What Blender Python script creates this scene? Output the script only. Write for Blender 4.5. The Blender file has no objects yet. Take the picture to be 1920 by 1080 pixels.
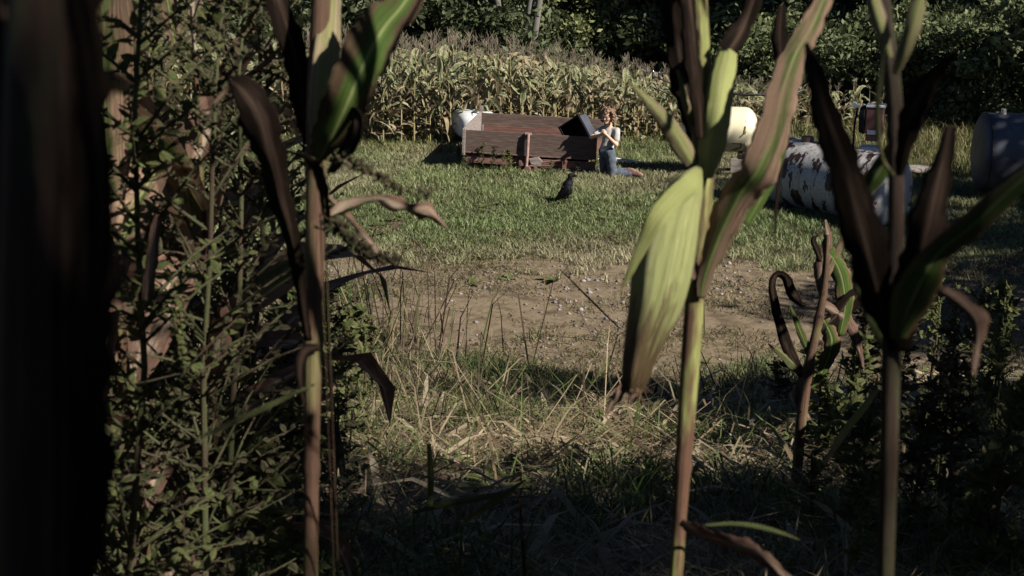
import bpy, bmesh, math, random
import numpy as np
from mathutils import Vector, Matrix, Quaternion

# ------------------------------------------------------------------ camera, world, sun, exposure
S = bpy.context.scene
COL = S.collection
CAM_Z = 4.2
FPX = 2600.0                       # focal length in pixels of a 1920 wide picture
PITCH = math.atan(740 / FPX)
cam = bpy.data.cameras.new('camera'); camo = bpy.data.objects.new('camera', cam); COL.objects.link(camo)
camo.location = (0, 0, CAM_Z); camo.rotation_euler = (math.pi / 2 - PITCH, 0, 0)
cam.sensor_width = 36; cam.lens = 36 * FPX / 1920; cam.clip_start = 0.05; cam.clip_end = 600
cam.dof.use_dof = True; cam.dof.focus_distance = 17; cam.dof.aperture_fstop = 10.0
S.camera = camo
SUN_AZ = Vector((0.85, -0.53)).normalized(); SUN_EL = math.radians(37)
w = bpy.data.worlds.new('World'); S.world = w; w.use_nodes = True
nt = w.node_tree; nt.nodes.clear()
sk = nt.nodes.new('ShaderNodeTexSky'); sk.sky_type = 'NISHITA'; sk.sun_disc = False
sk.sun_elevation = SUN_EL; sk.sun_rotation = math.atan2(SUN_AZ.x, SUN_AZ.y)
sk.air_density = .5; sk.dust_density = .15; sk.altitude = 2500
bg = nt.nodes.new('ShaderNodeBackground'); bg.inputs[1].default_value = 0.05
ow = nt.nodes.new('ShaderNodeOutputWorld')
nt.links.new(sk.outputs[0], bg.inputs[0]); nt.links.new(bg.outputs[0], ow.inputs[0])
sl = bpy.data.lights.new('sun', 'SUN'); sl.energy = 5.0; sl.angle = math.radians(0.5); sl.color = (1, .93, .82)
so = bpy.data.objects.new('sun', sl); COL.objects.link(so)
SUN = Vector((SUN_AZ.x * math.cos(SUN_EL), SUN_AZ.y * math.cos(SUN_EL), math.sin(SUN_EL)))
so.rotation_euler = SUN.to_track_quat('Z', 'Y').to_euler(); so.location = (10, -8, 14)
S.view_settings.view_transform = 'Standard'; S.view_settings.look = 'None'
S.view_settings.exposure = 1.0; S.view_settings.gamma = 1
S.render.engine = 'CYCLES'
S.cycles.use_denoising = True
S.cycles.max_bounces = 4; S.cycles.diffuse_bounces = 1; S.cycles.transmission_bounces = 3; S.cycles.transparent_max_bounces = 4

# ------------------------------------------------------------------ geometry helpers
cp, sp = math.cos(PITCH), math.sin(PITCH)
FW = Vector((0, cp, -sp)); UP = Vector((0, sp, cp)); RT = Vector((1, 0, 0)); CP = Vector((0, 0, CAM_Z))
def P(px, py, d):
    px, py, d = float(px), float(py), float(d)
    return CP + d * (FW + RT * ((px - 960) / FPX) - UP * ((py - 540) / FPX))
def sstep(a, b, x):
    t = np.clip((x - a) / (b - a), 0, 1); return t * t * (3 - 2 * t)
_ng = np.random.RandomState(7).rand(64, 64)
def vnoise(x, y, s):
    x = np.asarray(x, float) * s + 100.3; y = np.asarray(y, float) * s + 200.7
    xi = np.floor(x).astype(int); yi = np.floor(y).astype(int); fx = x - xi; fy = y - yi
    fx = fx * fx * (3 - 2 * fx); fy = fy * fy * (3 - 2 * fy)
    g = lambda a, b: _ng[a % 64, b % 64]
    return (g(xi, yi) * (1 - fx) + g(xi + 1, yi) * fx) * (1 - fy) + (g(xi, yi + 1) * (1 - fx) + g(xi + 1, yi + 1) * fx) * fy
def T(x, y):
    x = np.asarray(x, float); y = np.asarray(y, float)
    z = 2.38 - 0.272 * np.clip(y - 3.0, 0, None)
    z = np.where(z > 0, 0.5 * (z + np.sqrt(z * z + .02)), 0.5 * (z + np.sqrt(z * z + .02)))
    z = np.minimum(z, 2.42)
    z = z + ((vnoise(x, y, .9) - .5) * .12 + (vnoise(x, y, 2.6) - .5) * .13) * (1 - sstep(10.5, 13, y)) * sstep(2.5, 5, y) + (vnoise(x, y, .5) - .5) * .05
    back = np.clip(y - 24.5, 0, 15)
    z = z - .12 * back - sstep(2, 12, x) * .05 * back
    z = z + np.clip(y - 40, 0, None) * .42
    return z
def Tz(x, y): return float(T(x, y))
def G(px, py):
    d = FW + RT * ((px - 960) / FPX) - UP * ((py - 540) / FPX)
    t = 2.0
    while t < 90:
        p = CP + d * t
        if p.z <= Tz(p.x, p.y): break
        t += .02
    return CP + d * t
def put(o, parent=None):
    COL.objects.link(o)
    if parent: o.parent = parent
    return o
def mesh_np(name, V, F3=None, F4=None, mats=None, attrs=None, fm=None, smooth=False):
    """numpy arrays straight into a mesh; attrs: {name: (n,3)} on points"""
    me = bpy.data.meshes.new(name)
    V = np.asarray(V, np.float32); me.vertices.add(len(V)); me.vertices.foreach_set('co', V.ravel())
    parts = []; sizes = []
    if F4 is not None and len(F4): parts.append(np.asarray(F4, np.int32).ravel()); sizes += [4] * len(F4)
    if F3 is not None and len(F3): parts.append(np.asarray(F3, np.int32).ravel()); sizes += [3] * len(F3)
    li = np.concatenate(parts); me.loops.add(len(li)); me.loops.foreach_set('vertex_index', li)
    sz = np.array(sizes, np.int32); st = np.concatenate([[0], np.cumsum(sz)[:-1]]).astype(np.int32)
    me.polygons.add(len(sz)); me.polygons.foreach_set('loop_start', st); me.polygons.foreach_set('loop_total', sz)
    if fm is not None: me.polygons.foreach_set('material_index', np.asarray(fm, np.int32))
    if smooth: me.polygons.foreach_set('use_smooth', np.ones(len(sz), bool))
    for k, a in (attrs or {}).items():
        at = me.attributes.new(k, 'FLOAT_VECTOR', 'POINT'); at.data.foreach_set('vector', np.asarray(a, np.float32).ravel())
    for m in (mats or []): me.materials.append(m)
    me.update(calc_edges=True); me.validate()
    return me
class MB:
    def __init__(s): s.v = []; s.f = []; s.a = []; s.m = []
    def add(s, vs, fs, at=None, mi=0):
        b = len(s.v); s.v += [tuple(v) for v in vs]
        s.a += list(at) if at else [(0, 0, 0)] * len(vs)
        s.f += [tuple(i + b for i in f) for f in fs]; s.m += [mi] * len(fs)
    def box(s, c, sz, rot=None, mi=0, at=None):
        c = Vector(c); vs = []
        for x in (-.5, .5):
            for y in (-.5, .5):
                for z in (-.5, .5):
                    v = Vector((x * sz[0], y * sz[1], z * sz[2]))
                    if rot is not None: v = rot @ v
                    vs.append(c + v)
        s.add(vs, [(0, 1, 3, 2), (4, 6, 7, 5), (0, 4, 5, 1), (2, 3, 7, 6), (0, 2, 6, 4), (1, 5, 7, 3)], at and [at] * 8, mi)
    def tube(s, pts, rads, n=8, mi=0, rnd=0, cap=True, v0=0.0):
        pts = [Vector(p) for p in pts]; L = v0; prev = None; vs = []; at = []
        ref = None
        for i, p in enumerate(pts):
            t = (pts[min(i + 1, len(pts) - 1)] - pts[max(i - 1, 0)]).normalized()
            if ref is None:
                ref = t.orthogonal().normalized()
            else:
                ref = (ref - t * ref.dot(t)).normalized()
            b = t.cross(ref)
            if i: L += (p - pts[i - 1]).length
            for k in range(n):
                a = 2 * math.pi * k / n
                vs.append(p + (ref * math.cos(a) + b * math.sin(a)) * rads[i]); at.append((k / n * 2 if k <= n / 2 else 2 - k / n * 2, L, rnd))
        fs = []
        for i in range(len(pts) - 1):
            for k in range(n):
                fs.append((i * n + k, i * n + (k + 1) % n, (i + 1) * n + (k + 1) % n, (i + 1) * n + k))
        if cap: fs += [tuple(reversed(range(n))), tuple((len(pts) - 1) * n + k for k in range(n))]
        s.add(vs, fs, at, mi)
    def mesh(s, name, mats, smooth=False):
        me = bpy.data.meshes.new(name); me.from_pydata(s.v, [], s.f)
        at = me.attributes.new('lc', 'FLOAT_VECTOR', 'POINT'); at.data.foreach_set('vector', np.array(s.a, np.float32).ravel())
        me.polygons.foreach_set('material_index', s.m)
        if smooth: me.polygons.foreach_set('use_smooth', [True] * len(s.f))
        for m in mats: me.materials.append(m)
        me.update(); return me
    def build(s, name, mats, parent=None, smooth=False, bevel=0):
        if not isinstance(mats, (list, tuple)): mats = [mats]
        o = put(bpy.data.objects.new(name, s.mesh(name, mats, smooth)), parent)
        if bevel:
            b = o.modifiers.new('bevel', 'BEVEL'); b.width = bevel; b.segments = 2; b.limit_method = 'ANGLE'
        return o
def tag(o, label=None, cat=None, group=None, kind=None):
    if label: o['label'] = label
    if cat: o['category'] = cat
    if group: o['group'] = group
    if kind: o['kind'] = kind
    return o
def thing(name, label, cat, loc=(0, 0, 0), rz=0, group=None):
    o = put(bpy.data.objects.new(name, None)); o.location = loc; o.rotation_euler = (0, 0, rz); o.empty_display_size = .1
    return tag(o, label, cat, group)
def crom(pts, n):
    """Catmull-Rom through tuples of numbers"""
    A = np.array(pts, float)
    if len(A) < 3:
        t = np.linspace(0, 1, n)[:, None]; return A[0] * (1 - t) + A[-1] * t
    A = np.vstack([2 * A[0] - A[1], A, 2 * A[-1] - A[-2]])
    out = []
    m = len(A) - 3
    for q in np.linspace(0, m - 1e-6, n):
        i = int(q); t = q - i; p0, p1, p2, p3 = A[i:i + 4]
        out.append(.5 * (2 * p1 + (p2 - p0) * t + (2 * p0 - 5 * p1 + 4 * p2 - p3) * t * t + (3 * p1 - p0 - 3 * p2 + p3) * t ** 3))
    return np.array(out)
def ribbon(mb, pts, hws, sides, fold=.25, ruffle=.12, seed=0, mi=0, cols=7, freq=9.0):
    """leaf blade: centre points, half widths (m), side vectors"""
    r = random.Random(seed); ph = [r.uniform(0, 6.28) for _ in range(6)]; rnd = r.random()
    vs = []; at = []; n = len(pts)
    L = 0
    for i in range(n):
        p = Vector(pts[i]); t = (Vector(pts[min(i + 1, n - 1)]) - Vector(pts[max(i - 1, 0)])).normalized()
        sd = Vector(sides[i]); sd = (sd - t * sd.dot(t)).normalized(); nm = t.cross(sd)
        if i: L += (p - Vector(pts[i - 1])).length
        h = hws[i]
        for k in range(cols):
            u = -1 + 2 * k / (cols - 1)
            e = abs(u) ** 2
            rag = 1 + ruffle * e * (.5 * math.sin(L * 61 + ph[3] + (2 if u > 0 else 0)) + .45 * math.sin(L * 143 + ph[4] + (1 if u > 0 else 0)) + .35 * math.sin(L * 291 + ph[5]))
            wob = ruffle * h * e * (math.sin(L * freq * 2.2 + ph[0] + (1.3 if u > 0 else 0)) + .6 * math.sin(L * freq * 5.1 + ph[1] + u)) 
            vs.append(p + sd * (u * h * rag * (1 + .05 * math.sin(L * 40 + ph[2] + u * 2))) + nm * (fold * h * (abs(u) ** 1.3) + wob))
            at.append((u, L, rnd))
    fs = [(i * cols + k, i * cols + k + 1, (i + 1) * cols + k + 1, (i + 1) * cols + k) for i in range(n - 1) for k in range(cols - 1)]
    mb.add(vs, fs, at, mi)

# ------------------------------------------------------------------ materials
def newmat(name):
    m = bpy.data.materials.new(name); m.use_nodes = True; n = m.node_tree; n.nodes.clear()
    out = n.nodes.new('ShaderNodeOutputMaterial'); return m, n, out
def ramp(n, fac, stops):
    r = n.nodes.new('ShaderNodeValToRGB'); e = r.color_ramp.elements
    while len(e) < len(stops): e.new(.5)
    for el, (p, c) in zip(e, stops): el.position = p; el.color = tuple(c) + (1,)
    n.links.new(fac, r.inputs[0]); return r.outputs[0]
def noise(n, vec, scale, detail=4, rough=.6):
    t = n.nodes.new('ShaderNodeTexNoise'); t.inputs['Scale'].default_value = scale; t.inputs['Detail'].default_value = detail
    t.inputs['Roughness'].default_value = rough
    if vec is not None: n.links.new(vec, t.inputs['Vector'])
    return t.outputs[0]
def vmul(n, vec, xyz):
    m = n.nodes.new('ShaderNodeVectorMath'); m.operation = 'MULTIPLY'; n.links.new(vec, m.inputs[0]); m.inputs[1].default_value = xyz; return m.outputs[0]
def math_(n, op, a, b=None, c=None):
    m = n.nodes.new('ShaderNodeMath'); m.operation = op
    for i, x in enumerate((a, b, c)):
        if x is None: continue
        if isinstance(x, (int, float)): m.inputs[i].default_value = x
        else: n.links.new(x, m.inputs[i])
    return m.outputs[0]
def mix(n, fac, a, b):
    m = n.nodes.new('ShaderNodeMix'); m.data_type = 'RGBA'
    for s_, x in ((m.inputs[0], fac), (m.inputs[6], a), (m.inputs[7], b)):
        if isinstance(x, (int, float)): s_.default_value = x
        elif isinstance(x, tuple): s_.default_value = x + (1,)
        else: n.links.new(x, s_)
    return m.outputs[2]
def finish(n, out, col, rough=.7, metal=0, bump=None, bstr=.3, trans=0, spec=.4, bdist=.01):
    b = n.nodes.new('ShaderNodeBsdfPrincipled'); b.inputs['Roughness'].default_value = rough if isinstance(rough, (int, float)) else .5
    if not isinstance(rough, (int, float)): n.links.new(rough, b.inputs['Roughness'])
    b.inputs['Metallic'].default_value = metal; b.inputs['Specular IOR Level'].default_value = spec
    n.links.new(col, b.inputs['Base Color'])
    if bump is not None:
        bp = n.nodes.new('ShaderNodeBump'); bp.inputs['Strength'].default_value = bstr; bp.inputs['Distance'].default_value = bdist
        n.links.new(bump, bp.inputs['Height']); n.links.new(bp.outputs[0], b.inputs['Normal'])
    if trans:
        t = n.nodes.new('ShaderNodeBsdfTranslucent'); n.links.new(col, t.inputs[0])
        ms = n.nodes.new('ShaderNodeMixShader'); ms.inputs[0].default_value = trans
        n.links.new(b.outputs[0], ms.inputs[1]); n.links.new(t.outputs[0], ms.inputs[2]); n.links.new(ms.outputs[0], out.inputs[0])
    else: n.links.new(b.outputs[0], out.inputs[0])
def surf(name, stops, scale=6, rough=.7, metal=0, bstr=.3, stretch=(1, 1, 1), detail=6, spec=.4, bdist=.01):
    m, n, out = newmat(name); tc = n.nodes.new('ShaderNodeTexCoord'); v = vmul(n, tc.outputs['Object'], stretch)
    f = noise(n, v, scale, detail, .65); finish(n, out, ramp(n, f, stops), rough, metal, f, bstr, 0, spec, bdist); return m
def leafmat(name, g1, g2, dry, dryamt, trans=.25, rib=(.30, .34, .14), spec=.35, dedge=.35):
    m, n, out = newmat(name); a = n.nodes.new('ShaderNodeAttribute'); a.attribute_name = 'lc'
    sx = n.nodes.new('ShaderNodeSeparateXYZ'); n.links.new(a.outputs['Vector'], sx.inputs[0]); u, v, r = sx.outputs
    veins = noise(n, vmul(n, a.outputs['Vector'], (9, 2.5, 40)), 1.0, 3, .5)
    fine = noise(n, vmul(n, a.outputs['Vector'], (34, 3, 40)), 1.0, 2, .5)
    au = math_(n, 'ABSOLUTE', u)
    col = ramp(n, veins, [(.3, g1), (.7, g2)])
    ribm = math_(n, 'SUBTRACT', 1.0, math_(n, 'MULTIPLY', au, 9.0)); ribm = math_(n, 'MAXIMUM', ribm, 0.0)
    col = mix(n, ribm, col, rib)
    blot = noise(n, vmul(n, a.outputs['Vector'], (1.6, 9, 23)), 1.0, 5, .6)
    d = math_(n, 'ADD', blot, math_(n, 'MULTIPLY', au, dedge)); d = math_(n, 'SUBTRACT', d, 1.0 - dryamt)
    d = math_(n, 'MULTIPLY', d, 6.0); d = math_(n, 'MINIMUM', math_(n, 'MAXIMUM', d, 0.0), 1.0)
    dc = ramp(n, fine, [(.25, tuple(x * .45 for x in dry)), (.55, dry), (.8, tuple(min(.6, x * 1.5) for x in dry))])
    col = mix(n, d, col, dc)
    st = math_(n, 'ADD', fine, math_(n, 'MULTIPLY', veins, .8))
    spk = noise(n, vmul(n, a.outputs['Vector'], (7, 190, 31)), 1.0, 4, .7)
    col = mix(n, math_(n, 'MULTIPLY', math_(n, 'GREATER_THAN', spk, .66), .6), col, tuple(x * .35 for x in dry))
    finish(n, out, col, .7, 0, st, .9, trans, spec * .5, .004); return m
def attrmat(name, trans=.3, rough=.6, scale=1.0):
    m, n, out = newmat(name); a = n.nodes.new('ShaderNodeAttribute'); a.attribute_name = 'col'
    finish(n, out, a.outputs['Vector'], rough, 0, None, 0, trans, .25); return m
def stalkmat(name, g, g2, b, amt):
    m, n, out = newmat(name); a = n.nodes.new('ShaderNodeAttribute'); a.attribute_name = 'lc'
    f = noise(n, vmul(n, a.outputs['Vector'], (22, 5, 9)), 1.0, 4, .6); blot = noise(n, vmul(n, a.outputs['Vector'], (1.5, 7, 9)), 1.0, 3, .6)
    col = ramp(n, f, [(.3, g), (.7, g2)]); bc = ramp(n, f, [(.3, tuple(x * .35 for x in b)), (.65, b)])
    d = math_(n, 'MULTIPLY', math_(n, 'SUBTRACT', blot, 1 - amt), 7.0); d = math_(n, 'MINIMUM', math_(n, 'MAXIMUM', d, 0.0), 1.0)
    finish(n, out, mix(n, d, col, bc), .65, 0, f, .8, 0, .15, .004); return m
M = {}
M['soil'] = surf('soil', [(.3, (.03, .022, .015)), (.5, (.07, .052, .037)), (.72, (.13, .10, .075))], 7, .95, bstr=.9, detail=10, spec=.1, bdist=.03)
M['track'] = surf('track', [(.30, (.055, .040, .028)), (.44, (.12, .092, .062)), (.55, (.175, .138, .095)), (.64, (.12, .09, .06)), (.78, (.25, .215, .17))], 3.5, .95, bstr=1.0, detail=12, spec=.1, bdist=.03)
M['lgreen'] = leafmat('corn_leaf_green', (.035, .07, .012), (.085, .14, .025), (.16, .10, .055), .30)
M['lmixed'] = leafmat('corn_leaf_part_dry', (.03, .06, .014), (.10, .14, .035), (.27, .18, .125), .50)
M['ledge'] = leafmat('corn_leaf_dry_edge', (.04, .08, .015), (.10, .16, .035), (.10, .065, .04), .33, .3, dedge=.45)
M['ltan'] = leafmat('corn_leaf_tan', (.36, .27, .20), (.52, .42, .32), (.24, .14, .10), .42, .25, (.45, .36, .27))
M['ldry'] = leafmat('corn_leaf_dry', (.27, .20, .15), (.42, .33, .25), (.17, .10, .075), .50, .25, (.4, .32, .24))
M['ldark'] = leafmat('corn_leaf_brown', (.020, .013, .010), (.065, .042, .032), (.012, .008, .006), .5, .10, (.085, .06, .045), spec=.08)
M['lpale'] = leafmat('corn_leaf_pale', (.20, .24, .07), (.33, .36, .13), (.36, .30, .18), .45, .25, (.4, .42, .2))
M['husk'] = leafmat('corn_husk', (.27, .31, .10), (.42, .44, .18), (.44, .37, .21), .34, .15, (.38, .4, .17), dedge=0)
M['silk'] = surf('corn_silk', [(.3, (.03, .015, .01)), (.7, (.16, .08, .05))], 30, .7)
M['stalk'] = stalkmat('corn_stalk', (.10, .12, .035), (.29, .30, .11), (.12, .065, .042), .58)
M['stalkb'] = stalkmat('corn_stalk_brown', (.05, .055, .02), (.15, .125, .06), (.105, .06, .04), .64)
M['fleaf'] = leafmat('field_leaf', (.045, .072, .026), (.15, .195, .085), (.38, .34, .23), .38, .25)
M['fdry'] = leafmat('field_leaf_dry', (.20, .18, .11), (.46, .41, .29), (.28, .21, .14), .5, .25)
M['fstalk'] = stalkmat('field_stalk', (.20, .19, .08), (.36, .31, .16), (.28, .20, .11), .5)
M['tassel'] = surf('tassel', [(.3, (.10, .082, .058)), (.7, (.23, .19, .14))], 12, .8)
M['grass'] = attrmat('grass_blades', .3)
M['crown'] = attrmat('tree_leaves', .25, .65)
M['bark'] = surf('bark', [(.3, (.05, .04, .03)), (.7, (.17, .145, .12))], 7, .95, bstr=.8, stretch=(1, 1, .25))
M['palebark'] = surf('pale_bark', [(.3, (.07, .065, .058)), (.7, (.17, .16, .145))], 7, .95, bstr=.8, stretch=(1, 1, .25))
M['stone'] = attrmat('stones', 0, .9)
M['wood'] = surf('weathered_wood', [(.25, (.035, .022, .018)), (.5, (.088, .060, .050)), (.75, (.15, .112, .095))], 5, .85, bstr=.5, stretch=(1, 1, 9))
M['woodred'] = surf('red_wood', [(.25, (.07, .034, .028)), (.55, (.14, .068, .056)), (.8, (.19, .105, .088))], 5, .85, bstr=.5, stretch=(1, 1, 9))
M['rust'] = surf('rusty_steel', [(.3, (.08, .042, .034)), (.55, (.18, .098, .082)), (.8, (.26, .165, .145))], 18, .75, .1, bstr=.3)
M['greywood'] = surf('grey_wood', [(.3, (.13, .11, .10)), (.7, (.27, .235, .215))], 5, .85, bstr=.4, stretch=(1, 1, 7))
M['black'] = surf('black_plastic', [(.3, (.003, .003, .004)), (.7, (.007, .007, .010))], 8, .6, spec=.2)
M['tyre'] = surf('tyre_rubber', [(.3, (.006, .006, .006)), (.7, (.02, .02, .02))], 8, .8)
M['white'] = surf('white_paint', [(.3, (.46, .475, .50)), (.7, (.64, .65, .67))], 4, .4, bstr=.1)
M['yellow'] = surf('cream_yellow_paint', [(.3, (.56, .51, .35)), (.7, (.68, .63, .45))], 3, .35, bstr=.08)
M['blue'] = surf('blue_grey_paint', [(.3, (.022, .026, .036)), (.7, (.075, .085, .11))], 2.5, .55, bstr=.1)
M['red'] = surf('red_lens', [(.3, (.18, .01, .01)), (.7, (.30, .02, .02))], 8, .3)
M['brownred'] = surf('maroon_paint', [(.3, (.10, .045, .045)), (.7, (.19, .09, .085))], 6, .5)
M['darkmetal'] = surf('dark_metal', [(.3, (.01, .01, .011)), (.7, (.035, .033, .032))], 12, .5, .4)
M['chrome'] = surf('bright_metal', [(.3, (.55, .55, .55)), (.7, (.8, .8, .8))], 12, .15, 1)
M['redline'] = surf('red_stripe', [(.3, (.55, .10, .10)), (.7, (.65, .18, .16))], 12, .5)
M['skin'] = surf('skin', [(.3, (.46, .27, .19)), (.7, (.58, .36, .27))], 9, .5, bstr=.05)
M['shirt'] = surf('grey_tshirt', [(.3, (.27, .275, .27)), (.7, (.40, .40, .385))], 14, .9, bstr=.4)
M['shirtpale'] = surf('pale_shirt', [(.3, (.5, .5, .47)), (.7, (.62, .62, .58))], 14, .9, bstr=.4)
M['jeans'] = surf('denim', [(.3, (.028, .036, .055)), (.7, (.10, .12, .155))], 22, .9, bstr=.4)
M['shoe'] = surf('brown_shoe', [(.3, (.05, .02, .015)), (.7, (.14, .055, .04))], 14, .6)
M['sole'] = surf('shoe_sole', [(.3, (.13, .08, .07)), (.7, (.28, .20, .17))], 14, .7)
M['hair'] = surf('brown_hair', [(.3, (.07, .035, .02)), (.7, (.24, .145, .095))], 40, .55, bstr=.6)
M['eye'] = surf('eye_dark', [(.3, (.02, .012, .01)), (.7, (.03, .02, .015))], 5, .2)
M['lip'] = surf('lips', [(.3, (.32, .12, .10)), (.7, (.36, .14, .12))], 5, .5)
M['crow'] = surf('black_feathers', [(.3, (.003, .003, .004)), (.7, (.006, .006, .008))], 60, .6, spec=.15, bstr=.8, stretch=(1, 1, .4))
M['crowgrey'] = surf('grey_glint_feathers', [(.3, (.10, .10, .13)), (.7, (.25, .25, .30))], 60, .4, bstr=.4)  # pale neck feathers, with glossy glints put into their grey
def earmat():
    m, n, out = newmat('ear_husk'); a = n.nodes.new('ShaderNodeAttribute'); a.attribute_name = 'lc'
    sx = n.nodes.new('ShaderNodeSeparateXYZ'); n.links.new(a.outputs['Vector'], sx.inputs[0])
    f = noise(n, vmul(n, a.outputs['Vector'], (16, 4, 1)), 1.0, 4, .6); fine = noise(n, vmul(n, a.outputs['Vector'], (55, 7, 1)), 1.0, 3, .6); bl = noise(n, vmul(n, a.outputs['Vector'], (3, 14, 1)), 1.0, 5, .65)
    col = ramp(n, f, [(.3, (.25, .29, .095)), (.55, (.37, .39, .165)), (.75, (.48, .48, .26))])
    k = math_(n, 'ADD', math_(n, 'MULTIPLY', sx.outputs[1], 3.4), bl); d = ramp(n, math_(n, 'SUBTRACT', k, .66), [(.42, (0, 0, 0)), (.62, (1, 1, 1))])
    col = mix(n, d, col, ramp(n, fine, [(.3, (.05, .03, .015)), (.7, (.20, .14, .07))]))  # brown lower end: withered tip, plus the shadow there painted in
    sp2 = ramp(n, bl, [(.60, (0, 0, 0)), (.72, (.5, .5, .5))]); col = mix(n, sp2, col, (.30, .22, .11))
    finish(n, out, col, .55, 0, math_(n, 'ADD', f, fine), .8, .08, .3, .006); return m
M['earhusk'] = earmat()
M['stalkshade'] = stalkmat('corn_stalk_shaded', (.014, .015, .008), (.045, .042, .02), (.035, .02, .014), .6)  # darker copy of the stalk, its shade put into the colour
M['weedstem'] = stalkmat('weed_stem', (.03, .035, .018), (.10, .11, .05), (.09, .06, .045), .55)
# tank with paint peeled down to dark rust
def peeling():
    m, n, out = newmat('peeling_white_paint'); tc = n.nodes.new('ShaderNodeTexCoord')
    o = tc.outputs['Object']; f = noise(n, vmul(n, o, (3.0, 1.3, 1.0)), 2.6, 7, .6); fine = noise(n, o, 28, 4, .6)
    sx = n.nodes.new('ShaderNodeSeparateXYZ'); n.links.new(o, sx.inputs[0])
    h = math_(n, 'MULTIPLY', sx.outputs[2], .06)
    k = math_(n, 'ADD', f, h); mk = ramp(n, k, [(.54, (0, 0, 0)), (.56, (1, 1, 1))])
    white = ramp(n, fine, [(.3, (.24, .245, .25)), (.7, (.40, .40, .40))]); rust = ramp(n, fine, [(.3, (.010, .006, .006)), (.7, (.05, .022, .018))])
    streak = noise(n, vmul(n, o, (14, 14, .7)), 1.0, 3, .5)
    white = mix(n, math_(n, 'MULTIPLY', math_(n, 'MAXIMUM', math_(n, 'SUBTRACT', streak, .5), 0.0), 2.4), white, (.22, .12, .08))
    finish(n, out, mix(n, mk, white, rust), .55, 0, k, .3); return m
M['peel'] = peeling()

# ------------------------------------------------------------------ ground
xs = np.unique(np.concatenate([np.linspace(-90, -14, 20), np.linspace(-14, 14, 150), np.linspace(14, 90, 20)]))
ys = np.unique(np.concatenate([np.linspace(-40, -3, 12), np.linspace(-3, 30, 190), np.linspace(30, 150, 40)]))
X, Y = np.meshgrid(xs, ys); Z = T(X, Y)
nx, ny = len(xs), len(ys); idx = np.arange(nx * ny).reshape(ny, nx)
q = np.stack([idx[:-1, :-1], idx[:-1, 1:], idx[1:, 1:], idx[1:, :-1]], -1).reshape(-1, 4)
go = put(bpy.data.objects.new('ground', mesh_np('ground', np.stack([X, Y, Z], -1).reshape(-1, 3), F4=q, mats=[M['soil']], smooth=True)))
tag(go, 'brown soil of the farmyard and of the bank below the corn', kind='structure')
def track_far(x): return 16.1 - .13 * x + .35 * math.sin(x * .7) + .15 * math.sin(x * 2.3)
def track_near(x): return 11.55 - .34 * max(-3.5, min(3.5, x)) + .22 * math.sin(x * .9 + 1) + .1 * math.sin(x * 3.1)
tv = []; tf = []
txs = np.linspace(-16, 16, 90)
for i, x in enumerate(txs):
    a, b = track_near(x), track_far(x)
    for k in range(17):
        y = a + (b - a) * k / 16; tv.append((x, y, Tz(x, y) + .012))
for i in range(len(txs) - 1):
    for k in range(16): tf.append((i * 17 + k, (i + 1) * 17 + k, (i + 1) * 17 + k + 1, i * 17 + k + 1))
to = put(bpy.data.objects.new('gravel_track', mesh_np('gravel_track', tv, F4=tf, mats=[M['track']], smooth=True)))
tag(to, 'pinkish brown gravel track crossing in front of the lawn', kind='structure')

# ------------------------------------------------------------------ blades of grass, straw, stones (stuff)
def blades(name, xy, h, wd, lean, cols, seed, label, cat, droop=.5, lift=0.0, par=None):
    if name in ('straw_litter', 'dead_stems', 'bank_grass'): 
        k_ = xy[:, 1] < tnear(xy[:, 0]) - .15 + .5 * (vnoise(xy[:, 0], xy[:, 1], 3.1) - .5); h = (h * np.ones(len(xy)))[k_]; xy = xy[k_]; cols = cols[k_]
    r = np.random.RandomState(seed); n = len(xy); x, y = xy[:, 0], xy[:, 1]; z = T(x, y) + lift
    flat = name in ('straw_litter', 'dead_stems', 'dead_leaves')
    a = r.rand(n) * 6.283; ln = lean * ((.82 + .3 * r.rand(n)) if flat else (.4 + r.rand(n))); h = h * (.6 + .8 * r.rand(n)); wd = wd * (.6 + .8 * r.rand(n))
    dx, dy = np.cos(a), np.sin(a); b = r.rand(n) * 6.283; sxv, syv = np.cos(b), np.sin(b)
    V = np.zeros((n, 5, 3)); base = np.stack([x, y, z], -1)
    side = np.stack([sxv, syv, np.zeros(n)], -1) * (wd / 2)[:, None]
    c, s_ = np.cos(ln), np.sin(ln)
    mid = base + np.stack([dx * s_ * h * .55, dy * s_ * h * .55, c * h * .55], -1)
    l2 = ln + droop * (.5 + r.rand(n)); c2, s2 = np.cos(l2), np.sin(l2)
    tip = mid + np.stack([dx * s2 * h * .45, dy * s2 * h * .45, c2 * h * .45], -1)
    V[:, 0] = base - side; V[:, 1] = base + side; V[:, 2] = mid + side * .8; V[:, 3] = mid - side * .8; V[:, 4] = tip
    i0 = (np.arange(n) * 5)[:, None]
    F4 = i0 + np.array([[0, 1, 2, 3]]); F3 = i0 + np.array([[3, 2, 4]])
    C = np.repeat(cols[:, None, :], 5, 1)
    o = put(bpy.data.objects.new(name, mesh_np(name, V.reshape(-1, 3), F3=F3, F4=F4, mats=[M['grass']], attrs={'col': C.reshape(-1, 3)})), par)
    return tag(o, label, cat, kind='stuff')
def scatter(seed, n, y0, y1, x0f, x1f, pw=1.0):
    r = np.random.RandomState(seed); y = y0 + (y1 - y0) * r.rand(n) ** pw
    x = x0f(y) + (x1f(y) - x0f(y)) * r.rand(n); return np.stack([x, y], -1), r
def colmix(r, n, pal, var=.25):
    pal = np.array(pal); k = r.randint(0, len(pal), n); c = pal[k] * (1 - var + 2 * var * r.rand(n, 1)); return c
fl = lambda y: -.40 * y - 1.2
fr = lambda y: .40 * y + 1.2
GREEN = [(.068, .10, .034), (.095, .13, .045), (.13, .165, .062), (.17, .19, .088), (.24, .235, .14)]
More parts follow.
